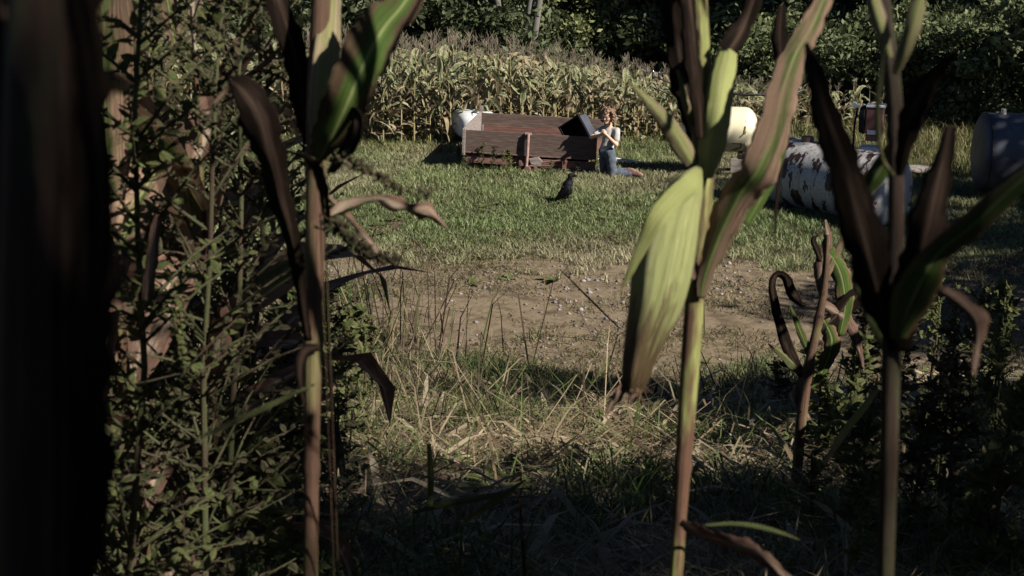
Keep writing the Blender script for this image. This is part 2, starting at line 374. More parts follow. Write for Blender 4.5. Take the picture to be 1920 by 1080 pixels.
tfar = np.vectorize(track_far); tnear = np.vectorize(track_near)
# lawn
xy, r = scatter(1, 380000, 13.6, 26.0, fl, fr)
ed = xy[:, 1] - tfar(xy[:, 0]); nz = vnoise(xy[:, 0], xy[:, 1], .8); n2 = vnoise(xy[:, 0], xy[:, 1], 3.5)
keep = (ed + (n2 - .5) * 2.4 + (nz - .5) * 2.6 + (r.rand(len(xy)) - .5) * .9 > -.1) & (n2 + r.rand(len(xy)) * .8 > .3); xy = xy[keep]; nz = nz[keep]; n2 = n2[keep]; ed = ed[keep]
c = colmix(r, len(xy), GREEN); 
dryp = np.clip((vnoise(xy[:, 0], xy[:, 1], .45) - .40) * 2.6, 0, .85) + .4 * (ed < .5)
lush = sstep(0, 1, 1 - abs(ed - 1.9) / 1.7)
c = c * (1 - (dryp * (1 - lush))[:, None]) + np.array([.21, .20, .12]) * (dryp * (1 - lush))[:, None]
c = c * (.85 + .6 * n2[:, None]) * (1 - .13 * lush[:, None] * np.array([1.2, .55, .9]))
blades('lawn_grass', xy, .045 + .075 * n2 * (.5 + nz), .011, .45, c, 2, 'rough green lawn between the gravel track and the cornfield', 'grass')
# sparse short grass on the track and dry edge
xy, r = scatter(3, 170000, 10.5, 17.5, fl, fr)
e1 = xy[:, 1] - tnear(xy[:, 0]); e2 = tfar(xy[:, 0]) - xy[:, 1]
dens = .34 + .9 * (vnoise(xy[:, 0], xy[:, 1] * 1.8, .8) - .5) + .7 * (vnoise(xy[:, 0], xy[:, 1], 4) - .5)
dens = dens + .45 * np.clip(1 - e1 / 1.1, 0, 1) + .45 * np.clip(1 - e2 / .7, 0, 1)
keep = r.rand(len(xy)) < dens * 1.25 - .1; xy = xy[keep]
c = colmix(r, len(xy), [(.17, .14, .085), (.13, .12, .06), (.10, .115, .04), (.20, .165, .11), (.09, .07, .045)])
blades('track_grass', xy, .05, .011, .9, c, 4, 'short dry grass growing through the gravel track', 'grass', .3, .012)
# stones on the track
def stones(name, xy, size, seed, label):
    r = np.random.RandomState(seed); n = len(xy); base = np.array([[1, 0, 0], [-1, 0, 0], [0, 1, 0], [0, -1, 0], [0, 0, .7], [0, 0, -.5]], float)
    V = base[None] * (.6 + .8 * r.rand(n, 6, 1)) * (size * (.3 + 1.9 * r.rand(n) ** 5))[:, None, None]
    a = r.rand(n) * 6.28; ca, sa = np.cos(a)[:, None], np.sin(a)[:, None]
    V = np.stack([V[..., 0] * ca - V[..., 1] * sa, V[..., 0] * sa + V[..., 1] * ca, V[..., 2]], -1)
    V += np.stack([xy[:, 0], xy[:, 1], T(xy[:, 0], xy[:, 1]) + .014], -1)[:, None]
    f = np.array([[0, 2, 4], [2, 1, 4], [1, 3, 4], [3, 0, 4], [2, 0, 5], [1, 2, 5], [3, 1, 5], [0, 3, 5]])
    F = (np.arange(n) * 6)[:, None, None] + f[None]
    C = np.repeat(colmix(r, n, [(.17, .15, .14), (.14, .115, .10), (.22, .20, .19), (.10, .08, .065)])[:, None], 6, 1)
    o = put(bpy.data.objects.new(name, mesh_np(name, V.reshape(-1, 3), F3=F.reshape(-1, 3), mats=[M['stone']], attrs={'col': C.reshape(-1, 3)})))
    tag(o, label, 'gravel', kind='stuff')
xy, r = scatter(5, 11000, 11.6, 16.6, fl, fr)
keep = (xy[:, 1] > tnear(xy[:, 0])) & (xy[:, 1] < tfar(xy[:, 0]) - .2) & (vnoise(xy[:, 0], xy[:, 1], .9) + .5 * r.rand(len(xy)) > .66)
stones('gravel', xy[keep], .018, 6, 'loose grey and brown stones on the track')
# bank: straw mat, green blades
nb = 80000
xy, r = scatter(7, nb, 3.2, 12.3, lambda y: -.42 * y - .8, lambda y: .42 * y + .8)
c = colmix(r, nb, [(.24, .19, .11), (.17, .13, .08), (.30, .25, .16), (.10, .075, .05), (.16, .15, .07)])
keep = vnoise(xy[:, 0], xy[:, 1], 1.7) + .5 * vnoise(xy[:, 0], xy[:, 1], 5.0) + .35 * r.rand(nb) > .72
blades('straw_litter', xy[keep], .24, .008, 1.42, c[keep], 8, 'flattened dry straw and dead stems on the bank', 'straw', .25, .02)
nb = 60000
xy, r = scatter(9, nb, 3.2, 12.6, lambda y: -.42 * y - .8, lambda y: .42 * y + .8)
cl = vnoise(xy[:, 0], xy[:, 1], 1.3) + .5 * vnoise(xy[:, 0], xy[:, 1], 3.7) + .12 * np.abs(xy[:, 0]) / (.37 * xy[:, 1])
keep = cl + .35 * r.rand(nb) > 1.14 - .1 * sstep(4, 3, xy[:, 1]); hh = (.10 + .30 * np.clip(cl - .6, 0, 1))
edge = np.clip((xy[:, 1] - 10.6) / 1.2, 0, 1)
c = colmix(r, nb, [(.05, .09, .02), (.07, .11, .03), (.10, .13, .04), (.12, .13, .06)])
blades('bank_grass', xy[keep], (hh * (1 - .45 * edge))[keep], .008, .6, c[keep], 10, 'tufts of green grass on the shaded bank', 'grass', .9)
nb = 9000
xy, r = scatter(19, nb, 4.0, 12.6, lambda y: -.40 * y - .5, lambda y: .40 * y + .4)
k_ = vnoise(xy[:, 0] + 9, xy[:, 1], 1.1); keep = (k_ + .35 * (xy[:, 0] < -.25 * xy[:, 1] + .9) + .2 * r.rand(nb)) > .86; keep &= (xy[:, 1] < 10.8) | (xy[:, 0] < -.6); xy = xy[keep]
c = colmix(r, len(xy), [(.26, .21, .13), (.20, .15, .09), (.14, .10, .065), (.32, .27, .18), (.10, .12, .045)])
blades('dead_stems', xy, .50, .010, 1.15, c, 20, 'tangle of long dead stems and blades on the bank', 'straw', .9, .02)
nb = 2600
xy, r = scatter(23, nb, 3.8, 11.0, lambda y: -.40 * y - .5, lambda y: .40 * y + .4)
c = colmix(r, nb, [(.30, .24, .16), (.22, .17, .11), (.36, .30, .21), (.15, .17, .07), (.12, .085, .06)])
blades('dead_leaves', xy, .34, .032, 1.35, c, 24, 'flattened dead corn leaves lying in the straw', 'dead leaves', .45, .03)
tuf = []
rr9 = np.random.RandomState(44)
for px, py, rad, n_ in [(1000, 718, .35, 700), (940, 705, .3, 400), (1105, 748, .35, 600), (1060, 735, .3, 400), (870, 695, .35, 500), (760, 700, .5, 800), (680, 650, .5, 900), (640, 560, .45, 700), (700, 740, .5, 700), (1180, 752, .3, 400), (1380, 740, .35, 500), (1450, 700, .35, 500), (820, 760, .4, 350), (1000, 640, .15, 60), (960, 820, .25, 120), (620, 760, .5, 600), (1250, 930, .3, 200), (1150, 1000, .4, 250)]:
    g9 = G(px, py); tuf.append(np.stack([g9.x + rad * rr9.normal(size=n_) * .5, g9.y + rad * rr9.normal(size=n_) * .5], -1))
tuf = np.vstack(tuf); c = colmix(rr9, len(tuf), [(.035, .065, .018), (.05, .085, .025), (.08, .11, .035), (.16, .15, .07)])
tuf = tuf[::2]; c = c[::2]
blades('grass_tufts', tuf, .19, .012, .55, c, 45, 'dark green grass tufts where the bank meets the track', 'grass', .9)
st9 = []
for px, py, n_ in [(740, 640, 16), (700, 600, 14), (790, 660, 14), (850, 690, 12), (660, 540, 14), (1170, 650, 2), (800, 720, 16), (720, 700, 16)]:
    g9 = G(px, py); st9.append(np.stack([g9.x + .35 * rr9.normal(size=n_), g9.y + .3 * rr9.normal(size=n_)], -1))
st9 = np.vstack(st9); blades('thin_stems', st9, 1.1, .016, .35, colmix(rr9, len(st9), [(.06, .04, .028), (.04, .025, .018), (.16, .12, .07), (.07, .08, .03)]), 46, 'thin dry seed stems rising in front of the track', 'straw', 1.0)
br9 = []
for px, py, n_ in [(650, 720, 90), (700, 760, 90), (620, 640, 80), (760, 720, 60), (680, 560, 50), (820, 790, 60), (600, 800, 90), (720, 830, 60), (1420, 780, 40), (1330, 800, 40), (1060, 800, 40), (900, 860, 40)]:
    g9 = G(px, py); br9.append(np.stack([g9.x + .4 * rr9.normal(size=n_), g9.y + .4 * rr9.normal(size=n_)], -1))
br9 = np.vstack(br9); blades('dry_brush', br9, .75, .009, .85, colmix(rr9, len(br9), [(.30, .25, .16), (.22, .17, .11), (.10, .07, .05), (.12, .15, .05), (.05, .035, .025)]), 47, 'tangled dry brush on the bank at the foot of the left corn stalk', 'brush', 1.3)
# long grass in front of the corn and on the right
xy, r = scatter(11, 60000, 20.5, 29, lambda y: -.42 * y - 1, lambda y: .5 * y + 3)
front = 23.3 + .4 * np.sin(xy[:, 0]); right = (xy[:, 0] > 5.6 + .9 * vnoise(xy[:, 0], xy[:, 1], 1.5)) & (xy[:, 1] > 20.8)
keep = ((xy[:, 1] > front) & (xy[:, 0] > -11)) | right
xy = xy[keep]; c = colmix(r, len(xy), [(.16, .15, .06), (.20, .17, .08), (.08, .10, .03), (.11, .13, .045), (.13, .10, .06)])
rr = (xy[:, 0] > 3)
blades('rough_grass', xy, np.where(rr, .34, .16) * (.5 + vnoise(xy[:, 0], xy[:, 1], 1.2)), .014, .4, c, 12, 'long yellowing grass along the foot of the cornfield and under the bushes', 'grass', .7)

# broad leaf ground cover
def rosettes(name, cent, rad, seed, label, kind=None, group=None):
    r = random.Random(seed); mb = MB()
    for (x, y, k) in cent:
        z = Tz(x, y); n = r.randint(6, 10)
        for i in range(n):
            a = r.uniform(0, 6.28); L = rad * k * r.uniform(.6, 1.2); el = r.uniform(.2, .9)
            d = Vector((math.cos(a), math.sin(a), 0)); pts = [Vector((x, y, z + .005)) + d * L * t + Vector((0, 0, 1)) * L * (el * t - .55 * el * t * t) for t in (0, .25, .5, .75, 1)]
            ribbon(mb, pts, [L * .05, L * .14, L * .19, L * .14, L * .01], [Vector((-d.y, d.x, 0))] * 5, .2, .1, r.random(), cols=3)
    return mb, M['weedleaf']
M['weedleaf'] = leafmat('weed_leaf', (.05, .075, .025), (.145, .18, .065), (.20, .17, .08), .34, .3, (.13, .17, .06))
M['weeddark'] = leafmat('weed_leaf_dark', (.022, .034, .013), (.058, .074, .028), (.12, .09, .06), .4, .2, (.05, .07, .03))
rc = random.Random(5)
cent = []
for i in range(420):
    y = rc.uniform(5.5, 11.8); x = rc.uniform(-.38 * y, .4 * y)
    if vnoise(x + 40, y, .8) > .5: cent.append((x, y, rc.uniform(.5, 1.5)))
mb, m_ = rosettes('x', cent, .12, 2, '')
tag(mb.build('bank_leaves', m_), 'scattered broad leafed plants among the straw of the bank', 'ground cover', kind='stuff')
cent = []
for i in range(1500):
    y = rc.uniform(16, 19.2) if i % 3 else rc.uniform(16, 23); x = rc.uniform(-.4 * y, .4 * y)
    if y > track_far(x) - .1: cent.append((x, y, rc.uniform(.4, 1)))
mb, m_ = rosettes('x', cent, .11, 1, '')
tag(mb.build('clover_cover', m_), 'low broad leafed plants mixed into the lawn', 'ground cover', kind='stuff')
for (px, py, k, lb) in [(955, 527, 1.2, 'small dark rosette weed on the track, left of the middle one'), (1045, 528, 1.7, 'largest green rosette weed on the track near the lawn'), (880, 538, 1.3, 'flat weed at the left of the rosettes on the track'), (1325, 683, .6, 'small dark sprig on the bare earth right of the ear stalk'), (1075, 742, 2.2, 'bright green leafy weed at the near edge of the track')]:
    g = G(px, py); mb, m_ = rosettes('x', [(0, 0, k)], .13, px, '')
    for i, v in enumerate(mb.v): mb.v[i] = (v[0], v[1], v[2] - Tz(0, 0))
    o = mb.build('rosette_weed', m_); o.location = g; tag(o, lb, 'weed', 'rosette weeds along the track')

# ------------------------------------------------------------------ cornfield
def corn_mesh(seed, h, dry, tas=True):
    r = random.Random(seed); mb = MB(); n = 9
    lx, ly = r.uniform(-.05, .05) * h, r.uniform(-.05, .05) * h
    st = [Vector((lx * (i / 5) ** 2, ly * (i / 5) ** 2, h * .85 * i / 5)) for i in range(6)]
    mb.tube(st, [.014, .013, .012, .010, .008, .006], 5, 0, r.random())
    a0 = r.uniform(0, 3.14)
    nl = r.randint(8, 10)
    for i in range(nl):
        t = .12 + .8 * i / nl; base = Vector((lx * (t * .85) ** 2, ly * (t * .85) ** 2, h * .85 * t))
        a = a0 + (math.pi if i % 2 else 0) + r.uniform(-.5, .5); d = Vector((math.cos(a), math.sin(a), 0)); L = h * r.uniform(.28, .44) * (1 - .3 * abs(t - .5)) * (.6 if t < .25 else 1)
        up = r.uniform(.8, 1.4) if t > .3 else r.uniform(0, .6); dr = (1.6 + 1.2 * r.random()) if r.random() < .6 else r.uniform(.5, 1.3)
        pts = []; p = base.copy(); el = up
        for k in range(7):
            pts.append(p.copy()); p = p + (d * math.cos(el) + Vector((0, 0, 1)) * math.sin(el)) * (L / 6); el -= dr / 6 * (1.6 if k > 1 else .6)
            el = max(el, -1.45)
        w_ = .050 * r.uniform(.7, 1.2); tw = r.uniform(-.6, .6)
        sd = [(Quaternion(d, tw * k / 3) @ Vector((-d.y, d.x, 0))) for k in range(7)]
        isdry = r.random() < (dry + .9 * (.45 - t))
        ribbon(mb, pts, [w_ * .5, w_, w_ * 1.1, w_, w_ * .8, w_ * .5, .001], sd, .25, .2, r.random(), 2 if isdry else 1, 3)
    if r.random() < .7:
        t = .45; b = Vector((0, 0, h * .42)); a = a0 + 1.5; d = Vector((math.cos(a), math.sin(a), 0))
        mb.tube([b, b + d * .04 + Vector((0, 0, .06)), b + d * .07 + Vector((0, 0, .15)), b + d * .09 + Vector((0, 0, .22))], [.01, .024, .022, .004], 6, 2, r.random())
    tm = MB(); top = st[-1]
    tm.tube([top, top + Vector((lx * .1, ly * .1, h * .16))], [.005, .004], 4)
    for i in range(6):
        a = r.uniform(0, 6.28); b = top + Vector((0, 0, h * r.uniform(.03, .12))); L = r.uniform(.12, .2); s_ = r.uniform(.25, .8)
        d = Vector((math.cos(a) * s_, math.sin(a) * s_, 1)).normalized()
        tm.tube([b, b + d * L * .5, b + d * L - Vector((0, 0, .03 * s_))], [.0035, .004, .0015], 4)
    return mb, tm
FM = [M['fstalk'], M['fleaf'], M['fdry']]
var = []
for k in range(14):
    a, b = corn_mesh(100 + k, 1.75, .30 + .3 * (k % 3 == 0)); var.append((a, b, a.mesh('corn_plant', FM), b.mesh('tassel', [M['tassel']])))
rf = random.Random(3)
def front_y(x): return 24.1 + .15 * math.sin(x * 1.3) + max(0, x - 2) * .25
def corn_h(x, row):
    return float(np.interp(x, [-12, -2.2, -.5, .9, 2.6, 4.5, 7], [1.8, 1.78, 1.66, 1.48, 1.2, 1.02, .95])) * rf.choice([rf.uniform(.72, .95), rf.uniform(.9, 1.16), rf.uniform(.95, 1.12)])
places = []
x = -9.5
for row in range(16):
    x = -10.0 + rf.uniform(0, .1)
    while x < 6.8:
        y = front_y(x) + row * .62 + rf.uniform(-.08, .08); places.append((x + rf.uniform(-.05, .05), y, row)); x += rf.uniform(.17, .25)
places.sort(key=lambda p: p[1] + 0 * p[0])
ind = [p for p in places if p[2] < 5]; ind = sorted(ind, key=lambda p: p[2])
inset = set()
vis = [p for p in ind if p[0] > -4.6]            # what the picture shows between the foreground plants
ind300 = vis[:300]
for (x, y, row) in ind300:
    k = rf.randrange(14); h = corn_h(x, row)
    o = put(bpy.data.objects.new('corn_plant', var[k][2])); o.location = (x, y, Tz(x, y)); o.rotation_euler = (0, 0, rf.uniform(0, 6.28)); s_ = h / 1.75; o.scale = (s_ ** .6, s_ ** .6, s_)
    tag(o, 'tasselled field corn plant in the rows behind the wagon and lawn', 'corn', 'corn plants in the front rows of the far field')
    t = put(bpy.data.objects.new('tassel', var[k][3]), o)
done = set(ind300)
rest = [p for p in places if p not in done]
VV = []; FF = []; AA = []; MM = []; off = 0
arrs = [(np.array(a.v + b.v), [f for f in a.f] + [tuple(i + len(a.v) for i in f) for f in b.f], np.array(a.a + b.a), a.m + [3] * len(b.f)) for a, b, _, _ in var]
F3 = []; F4 = []; M3 = []; M4 = []
for (x, y, row) in rest:
    v, f, a, m_ = arrs[rf.randrange(14)]; h = corn_h(x, row); s_ = h / 1.75; an = rf.uniform(0, 6.28); c_, n_ = math.cos(an), math.sin(an)
    w_ = np.stack([(v[:, 0] * c_ - v[:, 1] * n_) * s_ ** .6 + x, (v[:, 0] * n_ + v[:, 1] * c_) * s_ ** .6 + y, v[:, 2] * s_ + Tz(x, y)], -1)
    VV.append(w_); AA.append(a)
    for ff, mm in zip(f, m_):
        if len(ff) == 4: F4.append([i + off for i in ff]); M4.append(mm)
    off += len(v)
fo = put(bpy.data.objects.new('corn_rows', mesh_np('corn_rows', np.vstack(VV), F4=F4, mats=FM + [M['tassel']], attrs={'lc': np.vstack(AA)}, fm=M4)))
tag(fo, 'mass of tasselled corn filling the far field behind its front rows', 'corn field', kind='stuff')

# ------------------------------------------------------------------ woods
def leaf_cloud(r, clumps, n, size, pal):
    """many folded leaf faces through clump volumes; clumps: (x,y,z,rx,ry,rz)"""
    cl = np.array(clumps); vol = cl[:, 3] * cl[:, 4] * cl[:, 5]; k = r.choice(len(cl), n, p=vol / vol.sum())
    d = r.normal(size=(n, 3)); d /= np.linalg.norm(d, axis=1)[:, None]; rad = (r.rand(n) ** .45)[:, None]
    p = cl[k, :3] + d * rad * cl[k, 3:6] * (1 + .25 * r.normal(size=(n, 1)))
    u = r.normal(size=(n, 3)); u /= np.linalg.norm(u, axis=1)[:, None]; v = np.cross(u, r.normal(size=(n, 3))); v /= np.linalg.norm(v, axis=1)[:, None]
    nn = np.cross(u, v); s_ = size * (.5 + r.rand(n))[:, None]
    V = np.stack([p - u * s_, p + v * s_ * .45 + nn * s_ * .12, p + u * s_, p - v * s_ * .45 + nn * s_ * .12], 1)
    F = (np.arange(n) * 4)[:, None] + np.arange(4)[None]
    pal = np.array(pal); cc = pal[r.randint(0, len(pal), n)] * (.7 + .6 * r.rand(n, 1)) * (.8 + .4 * r.rand(len(cl)))[k][:, None]
    return V.reshape(-1, 3), F, np.repeat(cc[:, None], 4, 1).reshape(-1, 3)
def tree_meshes(seed, H, crown0, R, n, size, pal, bark='bark', multi=False):
    r = random.Random(seed); rn = np.random.RandomState(seed); mb = MB(); cl = []
    ends = []
    trunks = 1 + (2 if multi else 0)
    for q_ in range(trunks):
        lean = Vector((r.uniform(-.12, .12), r.uniform(-.12, .12), 0)) * (2 if multi else 1); pts = []; p = Vector((q_ * .18, q_ * .1, -.3))
        for i in range(9):
            pts.append(p.copy()); p += (Vector((0, 0, 1)) + lean + Vector((r.uniform(-.06, .06), r.uniform(-.06, .06), 0))) * (H * .92 / 8)
        r0 = H * .018 * (.7 if multi else 1)
        mb.tube(pts, [r0 * (1.3 if i == 0 else 1 - i * .11) for i in range(9)], 8)
        for i in range(26):
            t = r.uniform(crown0, .98); k = t * 8; i0 = min(int(k), 7); b = pts[i0].lerp(pts[i0 + 1], k - i0)
            a = r.uniform(0, 6.28); el = r.uniform(.1, .8); L = R * r.uniform(.5, 1.05) * (1.15 - .6 * max(0, (t - .5) * 2) ** 1.5)
            d = Vector((math.cos(a) * math.cos(el), math.sin(a) * math.cos(el), math.sin(el)))
            q1 = b + d * L * .5 + Vector((0, 0, .05 * L)); q2 = b + d * L + Vector((r.uniform(-.1, .1), r.uniform(-.1, .1), -.05)) * L
            mb.tube([b, q1, q2], [r0 * .35, r0 * .2, r0 * .06], 5)
            for e in (q2, q1.lerp(q2, .5)):
                s_ = r.uniform(.16, .34) * R; cl.append((e.x, e.y, e.z, s_, s_, s_ * .7))
    V, F, C = leaf_cloud(rn, cl, n, size, pal)
    return mb.mesh('trunk', [M[bark]], True), mesh_np('crown', V, F4=F, mats=[M['crown']], attrs={'col': C})
DK = [(.05, .065, .03), (.07, .088, .04), (.10, .115, .06)]
MD = [(.07, .09, .038), (.10, .12, .05), (.13, .15, .075)]
YG = [(.13, .15, .055), (.17, .185, .075), (.19, .20, .09)]
kinds = {
 'dark': [tree_meshes(20 + i, 8.5, .08, 3.0, 22000, .085, DK) for i in range(3)],
 'mid': [tree_meshes(30 + i, 7.5, .06, 2.8, 22000, .085, MD) for i in range(2)],
 'pale': [tree_meshes(40 + i, 6.5, .04, 2.3, 17000, .085, YG, multi=True) for i in range(2)],
 'bare': [tree_meshes(50, 9.5, .5, 3.0, 5000, .11, DK, 'palebark', True)],
 'bush': [tree_meshes(60 + i, 2.6, .05, 1.25, 9000, .07, MD, multi=True) for i in range(2)],
 'bushdark': [tree_meshes(70 + i, 2.9, .05, 1.5, 9000, .08, DK, multi=True) for i in range(2)]}
LB = {'dark': 'dense dark green tree in the wood beyond the cornfield', 'mid': 'mid green leafy tree in the wood beyond the cornfield',
      'pale': 'yellowish green many stemmed tree rising behind the corn', 'bare': 'thin tree with pale bare trunks behind the corn',
      'bush': 'rounded mid green bush behind the tanks', 'bushdark': 'low dark bush at the foot of the wood'}
rt = random.Random(17)
def tree(kind, x, y, s_=1, label=None, group='trees of the wood', rz=None):
    tm, cm = rt.choice(kinds[kind]); o = thing('bush' if 'bush' in kind else 'tree', label or LB.get(kind), 'bush' if 'bush' in kind else 'tree', (x, y, Tz(x, y)), rt.uniform(0, 6.28) if rz is None else rz, group)
    o.scale = (s_, s_, s_ * rt.uniform(.92, 1.1))
    put(bpy.data.objects.new('trunk', tm), o); put(bpy.data.objects.new('crown', cm), o); return o
def atd(px, y):                                  # lateral position of a picture column at ground distance y
    return (px - 960) / FPX * (y * cp + 3.4 * sp)
for px, y, k in [(-60, 38, 'dark'), (120, 39, 'mid'), (260, 37, 'dark'), (420, 39, 'dark'), (560, 37, 'mid'), (700, 38, 'dark'), (815, 36.5, 'dark'), (905, 38.5, 'mid'),
                 (1290, 38, 'dark'), (1400, 36, 'dark'), (1490, 34, 'mid'), (1600, 35, 'dark'), (1700, 33, 'mid'), (1800, 34, 'dark'), (1900, 32, 'dark'), (2010, 30, 'mid')]:
    tree(k, atd(px, y), y, rt.uniform(.85, 1.15), group={'dark': 'dark trees of the wood', 'mid': 'mid green trees of the wood'}[k])
tree('bare', atd(985, 33.6), 33.6, 1, group=None)
for px, y in [(1085, 36), (1190, 37.2)]: tree('pale', atd(px, y), y, 1.0, group='yellowish trees behind the corn')
for px in range(-100, 2150, 105):
    tree('dark', atd(px, 44), 44 + rt.uniform(-1.5, 1.5), 1.25, LB['dark'], 'dark trees of the wood')
for px in range(-60, 2200, 170):
    tree('bushdark', atd(px, 34.5), 34.5 + rt.uniform(-.8, .8), 1.1, group='low dark bushes at the foot of the wood')
for px, y, s_ in [(1330, 29.5, .85), (1440, 29, .9), (1560, 28, .9), (1660, 29, 1.0), (1745, 27, .95), (1810, 28.5, 1.05), (1890, 26, .9), (1990, 25, 1.1), (1500, 31, 1.1), (1620, 31.5, 1.1), (1700, 30, .7)]:
    tree('bush', atd(px, y), y, s_, group='rounded bushes behind the tanks')

# ------------------------------------------------------------------ wooden wagon
A = G(871, 317); A.z = 0; ang = -math.radians(7.5)
zg = Tz(A.x, A.y)
wg = thing('wagon', 'low open wooden wagon with brown plank sides and a rusty red chassis on the lawn', 'wagon', (A.x, A.y, zg), ang)
Lw, Ww = 2.06, 1.72
wg.rotation_euler = (0, .036, ang)
def prt(mb, name, mats, par=wg, bevel=.004, smooth=False): return mb.build(name, mats, par, smooth, bevel)
m = MB(); m.box((Lw / 2, .02, .445), (Lw, .035, .35)); m.box((Lw * .5 - .02, -.003, .272), (Lw - .04, .012, .02), mi=1)
prt(m, 'side_board', [M['wood'], M['rust']])
m = MB(); m.box((Lw / 2, Ww - .02, .535), (Lw, .035, .20)); prt(m, 'side_board', M['wood'])
m = MB(); m.box((Lw / 2, Ww - .03, .365), (Lw - .06, .03, .138)); prt(m, 'rub_rail', M['woodred'])
m = MB()
for i in range(9): m.box((Lw / 2, .04 + (i + .5) * (Ww - .08) / 9, .285), (Lw - .02, (Ww - .08) / 9 - .006, .03))
prt(m, 'floor', M['woodred'])
m = MB(); m.box((-.018, Ww / 2, .455), (.034, Ww + .05, .40)); prt(m, 'end_board', M['greywood'])
m = MB(); m.box((-.018, Ww + .02, .48), (.06, .05, .53)); m.box((-.02, -.022, .44), (.045, .04, .42)); prt(m, 'corner_post', M['greywood'])
m = MB(); m.box((Lw + .006, -.035, .44), (.012, .085, .40)); m.box((Lw - .03, -.072, .245), (.09, .012, .02)); prt(m, 'end_flange', M['rust'])
# stake at the middle
m = MB(); cx = .985
m.tube([(cx + .015, -.055, .625), (cx + .01, -.06, .3), (cx, -.065, .06)], [.025, .026, .026], 10); m.box((cx + .01, -.026, .62), (.10, .05, .035)); m.box((cx - .035, -.02, .46), (.012, .03, .36))
prt(m, 'stake', surf('pale_rusty_pipe', [(.3, (.20, .12, .10)), (.7, (.36, .25, .22))], 14, .7), smooth=False)
m = MB(); m.box((1.62, .03, .155), (.86, .04, .14)); m.box((1.62, .005, .09), (.90, .07, .018)); m.box((2.055, .0, .155), (.02, .09, .16)); m.box((.42, .05, .16), (.83, .04, .12))
prt(m, 'chassis_rail', M['rust'])
m = MB(); m.box((1.62, Ww - .03, .155), (.86, .04, .14)); m.box((1.0, Ww / 2, .13), (.07, Ww - .1, .07)); m.box((.15, Ww / 2, .19), (.06, Ww - .1, .09)); m.box((1.9, Ww / 2, .16), (.06, Ww - .1, .09)); prt(m, 'cross_member', M['rust'])
m = MB(); m.tube([(.99, -.05, .10), (1.25, -.045, .19), (1.52, -.04, .235), (1.60, -.035, .235)], [.014, .014, .014, .016], 8); m.tube([(1.05, -.06, .12), (1.3, -.05, .135), (1.55, -.04, .17)], [.010, .010, .010], 8)
m.box((1.585, -.035, .19), (.05, .03, .15)); prt(m, 'brace_rod', M['rust'], bevel=0)
m = MB(); m.tube([(1.01, -.09, .065), (1.01, .05, .065)], [.055, .055], 14); m.tube([(1.13, -.075, .09), (1.13, .02, .09)], [.03, .03], 10); m.box((1.08, -.03, .08), (.26, .02, .10)); prt(m, 'hub_bracket', M['rust'])
m = MB(); m.add([(1.02, -.06, .235), (1.17, -.06, .27), (1.24, -.06, .20), (1.2, -.06, .13), (1.06, -.06, .15), (1.02, -.02, .235), (1.17, -.02, .27), (1.24, -.02, .20), (1.2, -.02, .13), (1.06, -.02, .15)],
      [(0, 1, 2, 3, 4), (9, 8, 7, 6, 5), (0, 5, 6, 1), (1, 6, 7, 2), (2, 7, 8, 3), (3, 8, 9, 4), (4, 9, 5, 0)]); prt(m, 'mud_plate', M['greywood'])
for yy in (.09, Ww - .09):
    m = MB(); pr = [(-.055, .12), (-.06, .19), (-.035, .215), (.035, .215), (.06, .19), (.055, .12)]
    n = 28; vs = []; fs = []
    for k in range(n):
        a = 2 * math.pi * k / n
        for o_, r_ in pr: vs.append((.86 + r_ * math.cos(a), yy + o_, .15 + r_ * math.sin(a)))
    for k in range(n):
        for j in range(6): fs.append((k * 6 + j, k * 6 + (j + 1) % 6, ((k + 1) % n) * 6 + (j + 1) % 6, ((k + 1) % n) * 6 + j))
    m.add(vs, fs); wh = prt(m, 'wheel', M['tyre'], bevel=0, smooth=True)
    m = MB(); m.tube([(.86, yy - .03, .15), (.86, yy + .03, .15)], [.125, .125], 24); m.tube([(.86, yy - .06, .15), (.86, yy - .03, .15)], [.04, .05], 12); m.build('rim', M['rust'], wh)
m = MB(); m.tube([(Lw, .80, .17), (Lw + .45, .82, .15), (Lw + .82, .83, .10)], [.013, .013, .012], 8); m.tube([(Lw, .62, .17), (Lw + .60, .78, .13)], [.010, .010], 8); prt(m, 'tongue', M['chrome'] if False else M['white'], bevel=0)
# black bin tipped in the wagon
R_ = Matrix.Rotation(ang, 3, 'Z')
bo = thing('bin', 'black open bin tipped on its side in the right end of the wagon', 'bin', Vector((A.x, A.y, zg)) + R_ @ Vector((1.74, .72, .24)), ang - .40)
m = MB(); rr_ = Matrix.Rotation(math.radians(-33), 3, 'Y'); t_ = .014; sx_, sy_, sz_ = .40, .24, .44
for c_, s_ in [((0, 0, -sz_ / 2), (sx_, sy_, t_)), ((-sx_ / 2, 0, 0), (t_, sy_, sz_)), ((sx_ / 2, 0, 0), (t_, sy_, sz_)), ((0, sy_ / 2, 0), (sx_ + t_, t_, sz_)), ((0, 0, sz_ / 2), (sx_, sy_, t_))]:
    m.box(rr_ @ Vector(c_) + Vector((0, 0, .255)), s_, rr_)
m.build('body', M['black'], bo, bevel=.006)
m = MB()
for c_, s_ in [((0, -sy_ / 2, -sz_ / 2), (sx_ + .04, .02, .03)), ((0, -sy_ / 2, sz_ / 2), (sx_ + .04, .02, .03)), ((-sx_ / 2, -sy_ / 2 - .004, 0), (.03, .02, sz_)), ((sx_ / 2, -sy_ / 2 - .004, 0), (.03, .02, sz_))]:
    m.box(rr_ @ Vector(c_) + Vector((0, 0, .255)), s_, rr_)
m.build('rim', M['black'], bo, bevel=.004)
